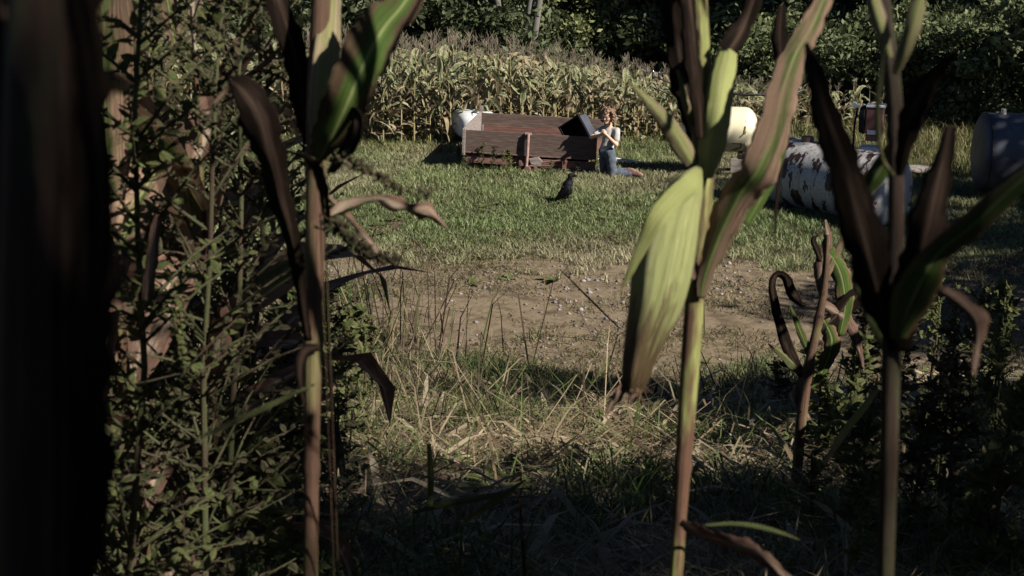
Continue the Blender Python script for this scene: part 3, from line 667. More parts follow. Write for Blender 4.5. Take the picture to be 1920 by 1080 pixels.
m = MB(); m.box(rr_ @ Vector((sx_ / 2 + .02, 0, .02)) + Vector((0, 0, .255)), (.012, sy_ * .9, sz_ * .86), rr_); m.build('lit_face', surf('blue_grey_lit_face', [(.3, (.03, .034, .048)), (.7, (.065, .072, .095))], 6, .5), bo, bevel=.003)  # blue-grey plate gives the bin's lit right face as colour

# white rounded container behind the wagon
def supell(m, c, rx, ry, rz, e=.5, nu=28, nv=16, mi=0, zlo=-1.0):
    sg = lambda v, p: math.copysign(abs(v) ** p, v); vs = []; fs = []
    for j in range(nv + 1):
        ph = -math.pi / 2 + math.pi * j / nv
        for i in range(nu):
            th = 2 * math.pi * i / nu; vs.append((c[0] + rx * sg(math.cos(ph), e) * sg(math.cos(th), e), c[1] + ry * sg(math.cos(ph), e) * sg(math.sin(th), e), c[2] + rz * sg(math.sin(ph), e)))
    for j in range(nv):
        for i in range(nu): fs.append((j * nu + i, j * nu + (i + 1) % nu, (j + 1) * nu + (i + 1) % nu, (j + 1) * nu + i))
    m.add(vs, fs, None, mi)
g = P(886, 290, 24.4); g.z = Tz(g.x, g.y)
tk = thing('container', 'white rounded container with a red fitting behind the left end of the wagon', 'container', g, .25)
m = MB(); supell(m, (.04, 0, .34), .36, .50, .24, .55); m.build('body', M['white'], tk, True)
m = MB(); supell(m, (.04, 0, .12), .30, .42, .14, .4); m.build('base', M['darkmetal'], tk, True)  # dark lower body stands in for the container's shaded side
m = MB(); m.tube([(-.20, -.50, .28), (-.20, -.44, .28)], [.05, .055], 14); m.build('red_fitting', M['red'], tk)

# ------------------------------------------------------------------ blobs (bodies) grown from tapered capsules
def blob(name, caps, vox, mat, parent=None, smooth=4, disp=None):
    me = bpy.data.meshes.new(name); bm = bmesh.new()
    for cpsl in caps:
        p0, r0, p1, r1 = Vector(cpsl[0]), cpsl[1], Vector(cpsl[2]), cpsl[3]
        sc = cpsl[4] if len(cpsl) > 4 else None
        d = p1 - p0; L = max(d.length, 1e-4); qn = d.to_track_quat('Z', 'Y'); n = 14; vs = []
        prof = [(-r0 * math.cos(a), r0 * math.sin(a)) for a in [math.pi / 2 * i / 5 for i in range(6)]] + [(L + r1 * math.sin(a), r1 * math.cos(a)) for a in [math.pi / 2 * i / 5 for i in range(6)]]
        rings = []
        for z, rr in prof:
            if rr < 1e-6: rr = 1e-4
            rings.append([bm.verts.new((p0 + qn @ Vector((rr * math.cos(2 * math.pi * k / n), rr * math.sin(2 * math.pi * k / n), z)))) for k in range(n)])
        if sc:
            c = (p0 + p1) / 2; Sm = sc
            for rg in rings:
                for v in rg: v.co = c + Sm @ (v.co - c)
        for a, b in zip(rings[:-1], rings[1:]):
            for k in range(n): bm.faces.new((a[k], a[(k + 1) % n], b[(k + 1) % n], b[k]))
        bm.faces.new(list(reversed(rings[0]))); bm.faces.new(rings[-1])
    bm.to_mesh(me); bm.free()
    o = put(bpy.data.objects.new(name, me), parent)
    rm = o.modifiers.new('remesh', 'REMESH'); rm.mode = 'VOXEL'; rm.voxel_size = vox; rm.use_smooth_shade = True
    if smooth:
        s_ = o.modifiers.new('smooth', 'SMOOTH'); s_.factor = .5; s_.iterations = smooth
    if disp:
        tx = bpy.data.textures.new(name + '_tex', 'CLOUDS'); tx.noise_scale = disp[1]; tx.noise_depth = 3
        dm = o.modifiers.new('disp', 'DISPLACE'); dm.texture = tx; dm.strength = disp[0]; dm.mid_level = .5
    me.materials.append(mat); return o
def sc3(ax, s_):                                    # scale by s_ along ax
    return Matrix.Scale(s_, 3, Vector(ax))

# ------------------------------------------------------------------ kneeling child
K = G(1149, 335) + Vector((0, .16, .01))
pe = thing('person', 'curly haired child in grey t-shirt kneeling by the wagon, hands at mouth', 'person', K)
V3 = Vector
kl, kr = V3((.0, -.07, .055)), V3((-.12, .10, .055)); hl, hr = V3((-.045, -.05, .385)), V3((-.125, .085, .385))
al, ar = V3((.30, -.10, .05)), V3((.24, .12, .05))
sl_, sr_ = V3((.055, -.055, .715)), V3((-.14, .115, .715)); nk = V3((-.05, .03, .765)); hd = V3((-.085, .005, .915))
el_, er_ = V3((.045, -.14, .51)), V3((-.33, .03, .60)); wl, wr = V3((-.115, -.20, .675)), V3((-.19, -.14, .665))
body = [(kl, .052, al, .036), (kr, .052, ar, .036), (hl, .078, kl, .055), (hr, .078, kr, .055),
        (al, .036, al + V3((.11, -.035, -.01)), .028), (ar, .036, ar + V3((.11, -.02, -.01)), .028),
        (V3((-.085, .018, .40)), .098, V3((-.07, .025, .52)), .085), (V3((-.07, .025, .52)), .085, V3((-.045, .03, .68)), .092),
        (sr_, .043, sl_, .043), (V3((-.045, .03, .70)), .05, nk + V3((-.01, -.005, .06)), .038),
        (sl_, .041, el_, .031), (el_, .031, wl, .021), (sr_, .041, er_, .031), (er_, .031, wr, .021)]
fd = V3((-.55, -.82, -.12)).normalized(); fs_ = fd.cross(V3((0, 0, 1))).normalized(); fu = fs_.cross(fd)
def F_(a, b, c): return hd + fd * a + fs_ * b + fu * c        # forward, side, up in head space
body += [(F_(-.012, 0, .02), .083, F_(.005, 0, .025), .078), (F_(.03, 0, -.045), .052, F_(.038, 0, -.06), .040), (F_(.065, 0, -.078), .018, F_(.068, 0, -.08), .016),
         (F_(.078, 0, .012), .008, F_(.094, 0, -.018), .012), (F_(.055, .035, -.02), .025, F_(.05, .045, -.01), .022), (F_(.055, -.035, -.02), .025, F_(.05, -.045, -.01), .022),
         (F_(-.005, .084, -.01), .016, F_(-.005, .086, .012), .018), (F_(-.005, -.084, -.01), .016, F_(-.005, -.086, .012), .018)]
# hands: palm, four bent fingers, thumb, closed round a small stem held to the mouth
def hand(wr_, dirv, curl, s_=1, lens=(.8, 1, .95, .75)):
    dirv = dirv.normalized(); curl = curl.normalized(); sd = dirv.cross(curl).normalized() * s_; out = []
    pc = wr_ + dirv * .045
    out.append((wr_, .020, pc, .024)); 
    for i in range(4):
        b = pc + sd * (-.024 + .016 * i) + dirv * .012; l = lens[i] * .026
        out.append((pc + sd * (-.015 + .010 * i) - dirv * .01, .012, b, .0095)); k1 = b + dirv * l * .8 + curl * l * .5; k2 = k1 + curl * l * .85 - dirv * l * .15
        k3 = k2 - dirv * l * .6 + curl * l * .2; out += [(b, .0095, k1, .009), (k1, .009, k2, .0082), (k2, .0082, k3, .0072)]
    tb = wr_ + dirv * .018 - sd * .022; t1 = tb - sd * .016 + dirv * .022 + curl * .01; t2 = t1 + dirv * .02 + curl * .018 + sd * .004
    out += [(tb, .012, t1, .010), (t1, .010, t2, .008)]
    return out
body += hand(wl, V3((-.6, .1, .5)), V3((-.3, .6, .3)), 1) + hand(wr, V3((.75, -.25, .45)), V3((.2, .5, .4)), -1)
body += [(wl, .021, wl + V3((-.02, .004, .017)), .02), (wr, .021, wr + V3((.02, -.007, .012)), .02)]
bd = blob('body', body, .0065, M['skin'], pe, 3)
tee = [(V3((-.085, .018, .43)), .108, V3((-.07, .025, .53)), .099), (V3((-.07, .025, .53)), .099, V3((-.045, .03, .67)), .101), (sr_ + V3((.01, -.01, -.005)), .053, sl_ + V3((-.01, .01, -.005)), .053),
       (sl_, .053, sl_.lerp(el_, .62), .052), (sr_, .053, sr_.lerp(er_, .62), .05), (V3((-.045, .03, .70)), .058, nk + V3((0, 0, -.028)), .052)]
blob('tshirt', tee, .010, M['shirt'], pe, 3, (.012, .09))
blob('shirt_hem', [(V3((-.085, .018, .405)), .106, V3((-.083, .018, .425)), .108)], .010, M['shirtpale'], pe, 2, (.01, .05))
jn = [(hl + V3((0, 0, -.01)), .089, kl, .066), (hr + V3((0, 0, -.01)), .089, kr, .066), (kl, .064, al + V3((-.02, 0, .004)), .05), (kr, .064, ar + V3((-.02, 0, .004)), .05), (V3((-.085, .018, .385)), .105, V3((-.085, .018, .395)), .104)]
blob('jeans', jn, .011, M['jeans'], pe, 2, (.016, .07))
for a_ in (al, ar):
    s_ = blob('shoe', [(a_ + V3((-.005, 0, .012)), .045, a_ + V3((.10, -.03, -.006)), .036), (a_ + V3((.07, -.02, .0)), .038, a_ + V3((.135, -.045, -.018)), .030)], .009, M['shoe'], pe, 2)
    blob('sole', [(a_ + V3((.02, .0, .045)), .014, a_ + V3((.08, -.02, .032)), .022), (a_ + V3((.08, -.02, .032)), .022, a_ + V3((.15, -.05, .0)), .018)], .007, M['sole'], s_, 1)
rh = random.Random(4); hc = [(F_(-.03, 0, .035), .092, F_(-.02, 0, .045), .09)]
for i in range(130):
    th = rh.uniform(0, 6.28); ph = rh.uniform(-.75, 1.5); d = V3((math.cos(ph) * math.cos(th), math.cos(ph) * math.sin(th), math.sin(ph)))
    if d.dot(fd) > .48 and ph < .62: continue
    rad = rh.uniform(.098, .135); p = hd + d * rad * V3((1, 1, 1)).length / 1.732 + fu * .01
    k = rh.uniform(.011, .024); q2 = p + V3((rh.uniform(-.03, .03), rh.uniform(-.03, .03), rh.uniform(-.035, .015)))
    hc.append((p, k, q2, k * .7)); hc.append((q2, k * .7, q2 + V3((rh.uniform(-.018, .018), rh.uniform(-.018, .018), rh.uniform(-.02, .01))), k * .4))
blob('hair', hc, .0065, M['hair'], pe, 1, (.012, .02))
for s_ in (-1, 1):
    m = MB(); supell(m, tuple(F_(.072, .031 * s_, .008)), .012, .012, .0085, 1, 12, 8); m.build('eye', M['eye'], pe, True)
    m = MB(); m.tube([F_(.078, .046 * s_, .026), F_(.083, .03 * s_, .031), F_(.083, .016 * s_, .027)], [.003, .004, .003], 6); m.build('eyebrow', M['hair'], pe, True)
m = MB(); m.tube([F_(.078, -.02, -.046), F_(.086, 0, -.044), F_(.078, .02, -.046)], [.003, .006, .003], 8); m.build('mouth', M['lip'], pe, True)

# ------------------------------------------------------------------ crow
C0 = G(1062, 381)
cr = thing('crow', 'black crow standing upright on the lawn, beak turned right', 'crow', C0, -.15); cr.scale = (1.5, 1.45, 1.34)
bz = [(V3((0, 0, .135)), .056, V3((.012, 0, .20)), .050), (V3((-.03, 0, .10)), .040, V3((0, 0, .15)), .055), (V3((.012, 0, .20)), .048, V3((.028, 0, .255)), .028), (V3((.028, 0, .25)), .027, V3((.036, 0, .295)), .026),
      (V3((.036, 0, .297)), .028, V3((.05, 0, .302)), .021), (V3((-.03, 0, .11)), .035, V3((-.075, 0, .055)), .018), (V3((-.015, -.02, .085)), .028, V3((-.01, -.026, .055)), .013), (V3((-.005, .02, .085)), .028, V3((.01, .026, .055)), .013)]
blob('body', bz, .006, M['crow'], cr, 3, (.008, .015))
m = MB(); m.tube([V3((.06, 0, .304)), V3((.085, 0, .300)), V3((.108, 0, .288))], [.0125, .009, .002], 8); m.tube([V3((.06, 0, .292)), V3((.083, 0, .287)), V3((.10, 0, .280))], [.009, .006, .0015], 8); m.build('beak', M['black'], cr, True)
for s_ in (-1, 1):
    m = MB(); ribbon(m, [V3((.02, .05 * s_, .21)), V3((.0, .062 * s_, .16)), V3((-.04, .052 * s_, .10)), V3((-.085, .03 * s_, .045)), V3((-.10, .02 * s_, .02))], [.022, .04, .036, .018, .004], [V3((.8, .2 * s_, .5))] * 5, -.3, .06, 2, cols=7)
    w_ = m.build('wing', M['crow'], cr, True); so_ = w_.modifiers.new('thick', 'SOLIDIFY'); so_.thickness = .006
    m = MB(); fx = -.01 if s_ < 0 else .012
    m.tube([V3((fx, .026 * s_, .065)), V3((fx + .004, .026 * s_, .03)), V3((fx, .026 * s_, .004))], [.007, .0042, .004], 6)
    for a_ in (-.5, 0, .5, 3.14): m.tube([V3((fx, .026 * s_, .006)), V3((fx + .03 * math.cos(a_), .026 * s_ + .03 * math.sin(a_), .004))], [.004, .002], 5)
    m.build('leg', M['black'], cr, True)
m = MB(); ribbon(m, [V3((-.06, 0, .07)), V3((-.10, 0, .045)), V3((-.15, 0, .03)), V3((-.165, 0, .026))], [.014, .022, .026, .01], [V3((0, 1, 0))] * 4, -.2, .05, 1, cols=5)
tl_ = m.build('tail', M['crow'], cr, True); so_ = tl_.modifiers.new('thick', 'SOLIDIFY'); so_.thickness = .008
m = MB(); rr2 = random.Random(2)
for i in range(13):
    a_ = rr2.uniform(-2.6, .5); z_ = rr2.uniform(.165, .20) + .01 * abs(a_ + 1); rad = .054 if z_ < .19 else .05
    p = V3((.012 + rad * math.cos(a_), rad * math.sin(a_), z_ + .006)); m.tube([p, p + V3((.004 * math.cos(a_), .004 * math.sin(a_), -.014))], [.005, .001], 5)
m.build('neck_feathers', M['crowgrey'], cr)

# ------------------------------------------------------------------ tanks, pump, boom
def tank(L, R, dish, n=40):
    """horizontal tank along local +x from 0 to L, domed ends"""
    m = MB(); pr = []
    for i in range(7): a = math.pi / 2 * i / 6; pr.append((-dish * math.cos(a), max(R * math.sin(a), .002)))
    for i in range(1, 12): pr.append((L * i / 12, R * (1 + .004 * math.sin(i * 2.1))))
    for i in range(6, -1, -1): a = math.pi / 2 * i / 6; pr.append((L + dish * math.cos(a), max(R * math.sin(a), .002)))
    vs = []; fs = []
    for x_, r_ in pr:
        for k in range(n): t = 2 * math.pi * k / n; vs.append((x_, r_ * math.cos(t), r_ * math.sin(t)))
    for i in range(len(pr) - 1):
        for k in range(n): fs.append((i * n + k, i * n + (k + 1) % n, (i + 1) * n + (k + 1) % n, (i + 1) * n + k))
    m.add(vs, fs); return m
def frame(o, x_, R, w_=.05): pass
# cream yellow tank on a stand
g = P(1412, 315, 21.6); y0 = g.y; x1 = (1412 - 960) / FPX * 21.5; zt = Tz(x1, y0)
yt = thing('fuel_tank', 'cream yellow domed tank on a dark stand behind the ear of corn', 'tank', (x1 - 1.05, y0, zt), -.10)
R1 = .345; zc = .70
m = tank(.78, R1, .20); b_ = m.build('body', M['yellow'], yt, True); b_.location = (.12, 0, zc)
m = MB(); m.tube([(.895, -R1 * 1.003 * math.cos(a), R1 * 1.003 * math.sin(a)) for a in [x / 12 * 6.2832 for x in range(13)]], [.006] * 13, 6); mm = m.build('weld_seam', M['yellow'], yt, True); mm.location = (0, 0, zc)
def mark(mb, pts, wd, t=.006):                    # painted strokes on the tank side: (x, angle) polyline
    for (xa, aa), (xb, ab) in zip(pts[:-1], pts[1:]):
        n = 5; vs = []
        for i in range(n + 1):
            x_ = xa + (xb - xa) * i / n; a = aa + (ab - aa) * i / n
            dx, da = (xb - xa), (ab - aa) * R1; l = math.hypot(dx, da); ox, oa = -da / l * wd / 2, dx / l * wd / 2 / R1
            for s_, rr in ((1, R1 + .001), (-1, R1 + .001), (-1, R1 + t), (1, R1 + t)):
                xx = x_ + ox * s_; an = a + oa * s_; vs.append((xx, -rr * math.cos(an), rr * math.sin(an)))
        fs = []
        for i in range(n):
            for k in range(4): fs.append((i * 4 + k, i * 4 + (k + 1) % 4, i * 4 + 4 + (k + 1) % 4, i * 4 + 4 + k))
        fs += [(3, 2, 1, 0), (n * 4, n * 4 + 1, n * 4 + 2, n * 4 + 3)]; mb.add(vs, fs)
m = MB(); mark(m, [(.70, -.50), (.845, -.50)], .022); mark(m, [(.835, -.50), (.825, -.82)], .022); mark(m, [(.79, -.74), (.70, -1.02)], .016); mark(m, [(.82, -.78), (.74, -1.05)], .014)
mark(m, [(.885, .30), (.87, -.02)], .02); mark(m, [(.87, -.02), (.82, -.16)], .018)
mm = m.build('number_marks', surf('olive_marking', [(.3, (.10, .09, .03)), (.7, (.16, .14, .05))], 8, .6), yt); mm.location = (0, 0, zc)
m = MB()
for x_ in (.15, .85):
    m.box((x_, 0, .335), (.07, .62, .06))
    for y_ in (-.25, .25): m.box((x_, y_, .15), (.06, .05, .32))
m.box((.5, -.25, .12), (.7, .03, .04)); m.build('stand', M['darkmetal'], yt, bevel=.004)
m = MB(); m.box((.80, -.29, .19), (.22, .02, .22)); m.build('stand_panel', M['greywood'], yt, bevel=.004)
m = MB(); m.tube([(.5, 0, zc + R1 - .01), (.5, 0, zc + R1 + .05)], [.06, .055], 16); m.build('filler_cap', M['darkmetal'], yt)

# overhead spray boom with shiny fittings
p0, p1 = P(1238, 150, 23.0), P(1500, 178, 22.6)
bm_ = thing('spray_boom', 'thin dark overhead boom with a hose loop and shiny nozzles above the yellow tank', 'boom', (p0.x + 1.0, p0.y, Tz(p0.x + 1.0, p0.y)))
def rel(p): return V3(p) - V3(bm_.location)
m = MB(); q0 = P(1290, 170, 22.8); m.tube([rel(P(1262, 160, 22.9)), rel(q0), rel(P(1400, 178, 22.7)), rel(P(1498, 176, 22.6))], [.016, .02, .02, .016], 8); m.tube([rel(P(1476, 182, 22.6)), rel(P(1506, 168, 22.6))], [.022, .03], 8); m.build('arm', M['darkmetal'], bm_, True)
pm = P(1325, 174, 22.8); pb = V3((pm.x, pm.y, Tz(pm.x, pm.y) - .05)); m = MB(); m.tube([rel(pb), rel(pm)], [.03, .03], 10); m.build('post', M['darkmetal'], bm_, True)
m = MB(); m.tube([rel(P(a, b, 22.9)) for a, b in [(1222, 134), (1212, 136), (1209, 148), (1216, 160), (1232, 167), (1250, 175), (1285, 178)]], [.009] * 7, 6); m.tube([rel(P(a, b, 22.9)) for a, b in [(1228, 148), (1236, 162), (1246, 170)]], [.006] * 3, 6); m.build('hose', M['darkmetal'], bm_, True)
for a, b in [(1224, 134), (1236, 136)]:
    m = MB(); supell(m, rel(P(a, b, 22.88)), .022, .022, .022, 1, 12, 8); m.tube([rel(P(a, b + 2, 22.9)), rel(P(a + 1, b + 14, 22.9))], [.018, .024], 8, 1); m.build('nozzle', [M['chrome'], M['darkmetal']], bm_, True)
m = MB(); m.tube([rel(P(1226, 143, 22.9)), rel(P(1266, 160, 22.9))], [.012, .012], 8); m.build('bracket', M['darkmetal'], bm_)

# white tank with peeling paint
e0 = G(1470, 388); e1 = V3(((1632 - 960) / FPX * 17.95, 0, 0)); R2 = .475
ctr_far = V3((e0.x + .06, e0.y + .30, 0)); 
ax_ = V3((.62, -.785, 0)).normalized(); LT = 1.75
pt = thing('storage_tank', 'white tank with dark peeling rust patches lying in the grass, between the corn stalks', 'tank', (ctr_far.x, ctr_far.y, Tz(ctr_far.x, ctr_far.y)), math.atan2(ax_.y, ax_.x))
m = tank(LT, R2, .11, 56); b_ = m.build('shell', M['peel'], pt, True); b_.location = (0, 0, R2 - .03)
m = MB()
for x_ in (.0, LT): m.tube([(x_, (R2 + .004) * math.cos(a), (R2 + .004) * math.sin(a)) for a in [k / 32 * 6.2832 for k in range(33)]], [.010] * 33, 6)
b_ = m.build('end_hoop', M['peel'], pt, True); b_.location = (0, 0, R2 - .03)
m = MB()
for x_ in (.3, LT - .3): m.box((x_, 0, .03), (.10, .70, .12))
m.build('cradle', M['darkmetal'], pt)
m = MB(); m.tube([(.35, 0, 2 * R2 - .04), (.35, 0, 2 * R2 + .03)], [.09, .085], 18); m.build('manhole', M['brownred'], pt); m = MB(); m.tube([(.8, 0, 2 * R2 - .04), (.8, 0, 2 * R2 + .05)], [.035, .035], 12); m.build('filler_neck', M['brownred'], pt)
# old fuel pump behind the tank end
pb = P(1632, 262, 18.6); gz = Tz(pb.x, pb.y)
fp = thing('fuel_pump', 'old fuel pump with a maroon square head and white body with red stripes', 'fuel pump', (pb.x, pb.y, gz), -.35)
H0 = pb.z - gz
m = MB(); m.box((0, 0, H0 / 2 - .10), (.27, .22, H0 + .04 - .2 + .2)); m.build('cabinet', M['white'], fp, bevel=.03)
m = MB()
for i in range(4): m.box((0, -.1135, H0 - .17 - i * .045), (.21, .006, .018))
m.build('stripes', M['redline'], fp)
m = MB(); m.box((.035, .0, H0 + .27), (.24, .24, .36)); m.build('head', M['brownred'], fp, bevel=.025)
m = MB(); m.tube([(-.085, .0, H0 + .27), (-.155, .0, H0 + .27)], [.20, .17], 22); m.tube([(-.155, .0, H0 + .27), (-.17, .0, H0 + .27)], [.05, .04], 12); m.build('side_drum', M['black'], fp, bevel=.01)
m = MB(); m.box((.05, -.02, H0 + .465), (.25, .22, .03)); m.box((-.22, -.02, H0 + .46), (.11, .07, .05), Matrix.Rotation(.5, 3, 'Y')); m.box((.02, -.125, H0 + .12), (.12, .01, .06)); m.build('trim', M['white'], fp, bevel=.006)
m = MB(); m.tube([(-.19, -.05, H0 + .43), (-.215, -.08, H0 + .2), (-.21, -.08, H0 - .1), (-.19, -.09, H0 - .25)], [.014] * 4, 8); m.build('hose', M['black'], fp, True)
m = MB(); m.box((.02, 0, H0 + .045), (.16, .15, .10)); m.build('neck', M['rust'], fp)
# cream box and grey lid in the weeds
g = G(1690, 402); bx = thing('box', 'small cream box lying in the grass right of the peeling tank', 'box', (g.x, g.y, Tz(g.x, g.y)), .3)
m = MB(); m.box((0, 0, .05), (.17, .12, .09)); m.build('carton', surf('cream_card', [(.3, (.55, .47, .30)), (.7, (.66, .58, .40))], 6, .8), bx, bevel=.006)
m = MB(); m.box((0, 0, .10), (.18, .13, .012)); m.build('lid', surf('cream_lid', [(.3, (.6, .52, .36)), (.7, (.7, .62, .45))], 6, .8), bx, bevel=.003)
g = G(1720, 330); mb = MB(); supell(mb, (0, 0, .10), .24, .20, .06, .8, 24, 10); o = mb.build('metal_lid', M['greywood'], None, True); o.location = (g.x, g.y, Tz(g.x, g.y)); tag(o, 'grey rounded metal cover lying in the rough grass', 'cover')
# blue grey tank at the right edge
g = G(1838, 385); tb = thing('storage_tank', 'large blue grey tank in the shade at the right edge of the yard', 'tank', (g.x + .14, g.y + .5, Tz(g.x, g.y)), -.10)
R3 = .56; m = tank(2.3, R3, .12, 44); b_ = m.build('shell', M['blue'], tb, True); b_.location = (0, 0, R3 + .10)
m = MB()
for x_ in (.0, .62, 1.3): m.tube([(x_, (R3 + .004) * math.cos(a), (R3 + .004) * math.sin(a)) for a in [k / 32 * 6.2832 for k in range(33)]], [.012] * 33, 6)
b_ = m.build('hoop', M['darkmetal'], tb, True); b_.location = (0, 0, R3 + .10)
m = MB(); m.tube([(.22, -.05, 2 * R3 + .09), (.22, -.05, 2 * R3 + .17)], [.04, .035], 12); m.build('cap', M['yellow'], tb)
m = MB()
for x_ in (.35, 1.9): m.box((x_, 0, .06), (.12, .8, .2))
m.build('cradle', M['darkmetal'], tb)
# ------------------------------------------------------------------ foreground corn plants
NEAR = 1.86
def leaf_at(par, pts, mat, seed=0, fold=.22, ruffle=.12, roll=0, n=64, name='leaf', label=None, cols=9):
    """pts: (px, py, forward distance, half width in picture pixels at that distance, roll)"""
    ruffle = max(ruffle, .17) if mat in (M['ldark'], M['ldry'], M['lmixed']) else ruffle
    A_ = crom([tuple(p) + (0,) * (5 - len(p)) for p in pts], n); W = [P(a[0], a[1], a[2]) for a in A_]; hw = [max(a[3], .3) * a[2] / FPX for a in A_]
    sd = []
    for i in range(n):
        t = (W[min(i + 1, n - 1)] - W[max(i - 1, 0)]).normalized(); v = (CP - W[i]).normalized(); s_ = t.cross(v).normalized(); sd.append(Quaternion(t, roll + A_[i][4]) @ s_)
    mb = MB(); ribbon(mb, W, hw, sd, fold, ruffle, seed, 0, cols)
    o = mb.build(name, mat, par, True)
    th = o.modifiers.new('thick', 'SOLIDIFY'); th.thickness = .0006
    if par: o.matrix_parent_inverse = Matrix.Translation(-V3(par.location))
    if label: o['label'] = label
    return o
def stalk_at(par, pts, mat, seed=0, nodes=(), n=60, name='stalk'):
    A_ = crom(pts, n); W = [P(a[0], a[1], a[2]) for a in A_]; hw = [a[3] * a[2] / FPX for a in A_]
    for i, a in enumerate(A_):
        for nd in nodes: hw[i] *= 1 + .24 * math.exp(-((a[1] - nd) / 9) ** 2)
    # run on straight down to the soil
    d = (W[-1] - W[-5]).normalized() if A_[-1][1] > A_[0][1] else None
    p = W[-1]; 
    while p.z > Tz(p.x, p.y) - .03 and len(W) < 120:
        p = p + V3((d.x * .3, d.y * .3, -1)).normalized() * .06; W.append(p.copy()); hw.append(hw[-1])
    mb = MB(); mb.tube(W, hw, 16, 0, seed * .37 % 1); o = mb.build(name, mat, par, True)
    if par: o.matrix_parent_inverse = Matrix.Translation(-V3(par.location))
    return o, W[-1]
def plant(name, label, px, d, cat='corn', group=None):
    b = P(px, 1080, d); b.z = Tz(b.x, b.y)
    return thing(name, label, cat, b, 0, group)

D = NEAR
pa = plant('corn_plant', 'tall corn stalk left of the wagon, brown below, with a big green leaf leaning right', 583, D)
stalk_at(pa, [(604, -60, D, 17), (600, 60, D, 19), (596, 180, D, 21), (594, 290, D, 20), (591, 420, D, 19), (589, 540, D, 18), (587, 640, D, 18), (585, 760, D, 16), (584, 880, D, 14), (583, 1000, D, 14), (582, 1120, D, 14)], M['stalkb'], 1, (300, 640, 880))
leaf_at(pa, [(600, 300, D - .03, 16), (606, 220, D - .04, 24), (615, 120, D - .03, 27), (622, 20, D, 24), (628, -60, D, 18)], M['lpale'], 2, .5, .04, .35, name='sheath')
leaf_at(pa, [(583, 270, D + .02, 14), (570, 190, D + .03, 22), (552, 100, D + .03, 24), (532, 30, D + .02, 24), (505, -40, D, 20)], M['ldark'], 3, .35, .1, .2)
leaf_at(pa, [(598, 300, D - .05, 14, .2), (618, 265, D - .09, 34, .25), (655, 185, D - .13, 48, .3), (690, 105, D - .14, 50, .25), (722, 50, D - .13, 44, .2), (755, 10, D - .12, 36, .1), (800, -60, D - .1, 30)], M['ledge'], 4, .28, .12, .15, label='broad green leaf with brown edges')
leaf_at(pa, [(640, 205, D - .10, 4, .8), (665, 225, D - .12, 20, .7), (655, 265, D - .11, 20, .6), (632, 300, D - .08, 12, .6), (622, 325, D - .07, 5)], M['ldark'], 5, .3, .2)
leaf_at(pa, [(493, 296, D - .22, 3), (512, 289, D - .22, 5, .9), (545, 289, D - .2, 9, .9), (577, 305, D - .17, 14, .7), (598, 345, D - .12, 14, .4), (608, 390, D - .09, 9, .2), (612, 430, D - .05, 4)], M['ldark'], 6, .5, .1, .3)
leaf_at(pa, [(604, 425, D, 5), (630, 398, D + .01, 8, .3), (655, 381, D + .02, 10, .5), (690, 375, D + .03, 9, .9), (715, 373, D + .04, 11, .6), (740, 386, D + .05, 15, .2), (770, 394, D + .06, 14, .7), (800, 400, D + .07, 19, .3), (820, 413, D + .08, 8, .6), (840, 430, D + .09, 1)], M['ltan'], 7, .5, .35, label='crinkled pale dry leaf reaching right')
leaf_at(pa, [(610, 362, D, 3), (630, 385, D + .02, 7, .4), (662, 422, D + .05, 7, .9), (690, 448, D + .07, 5), (706, 470, D + .08, 6), (713, 500, D + .09, 2)], M['ltan'], 8, .5, .3)
leaf_at(pa, [(600, 420, D - .02, 5), (635, 405, D - .03, 7, .8), (672, 388, D - .04, 4, .6), (700, 374, D - .04, 1)], M['lgreen'], 9, .4, .05, .3)
leaf_at(pa, [(430, 150, D - .28, 10, .3), (455, 170, D - .28, 26), (485, 215, D - .27, 38), (505, 290, D - .25, 30), (525, 370, D - .2, 23), (548, 450, D - .15, 16), (563, 540, D - .08, 12), (578, 640, D - .03, 7)], M['ldark'], 10, .4, .12, .1, label='broad dark dead leaf hanging left')
leaf_at(pa, [(598, 650, D - .02, 8), (570, 660, D - .03, 12, .5), (563, 700, D - .04, 8), (570, 760, D - .03, 6)], M['ldark'], 11, .4, .1)
leaf_at(pa, [(590, 720, D - .02, 2), (540, 742, D - .12, 5), (470, 775, D - .25, 6), (400, 808, D - .36, 5), (372, 822, D - .4, 1)], M['weedleaf'], 12, .4, .05, .5)
leaf_at(pa, [(400, 195, D + .2, 3), (440, 155, D + .2, 5), (490, 125, D + .15, 6), (545, 70, D + .1, 4)], M['ldry'], 13, .5, .15)
leaf_at(pa, [(470, 135, D + .1, 2), (515, 140, D + .08, 3), (548, 165, D + .06, 3), (565, 210, D + .04, 3), (570, 290, D + .03, 2), (575, 330, D + .02, 1)], M['ldark'], 14, .4, .1)

pbn = plant('corn_plant', 'corn stalk bearing the large pale husked ear in the centre right', 1268, D)
stalk_at(pbn, [(1306, -60, D, 17), (1311, 60, D, 19), (1316, 180, D, 20), (1318, 300, D, 21), (1316, 400, D, 18), (1309, 480, D, 17), (1301, 580, D, 18), (1294, 680, D, 18), (1287, 780, D, 17), (1280, 880, D, 15), (1274, 980, D, 13), (1266, 1100, D, 13)], M['stalk'], 2, (330, 545, 880))
leaf_at(pbn, [(1326, 335, D - .03, 14), (1336, 285, D - .04, 25), (1350, 215, D - .05, 27), (1361, 140, D - .04, 25), (1369, 92, D - .03, 18)], M['husk'], 21, .75, .04, .25, name='sheath', label='pale green sheath above the ear')
leaf_at(pbn, [(1366, 96, D - .03, 20, .2), (1384, 68, D - .02, 22, .3), (1402, 30, D, 18), (1425, -40, D, 14)], M['ldark'], 22, .4, .12)
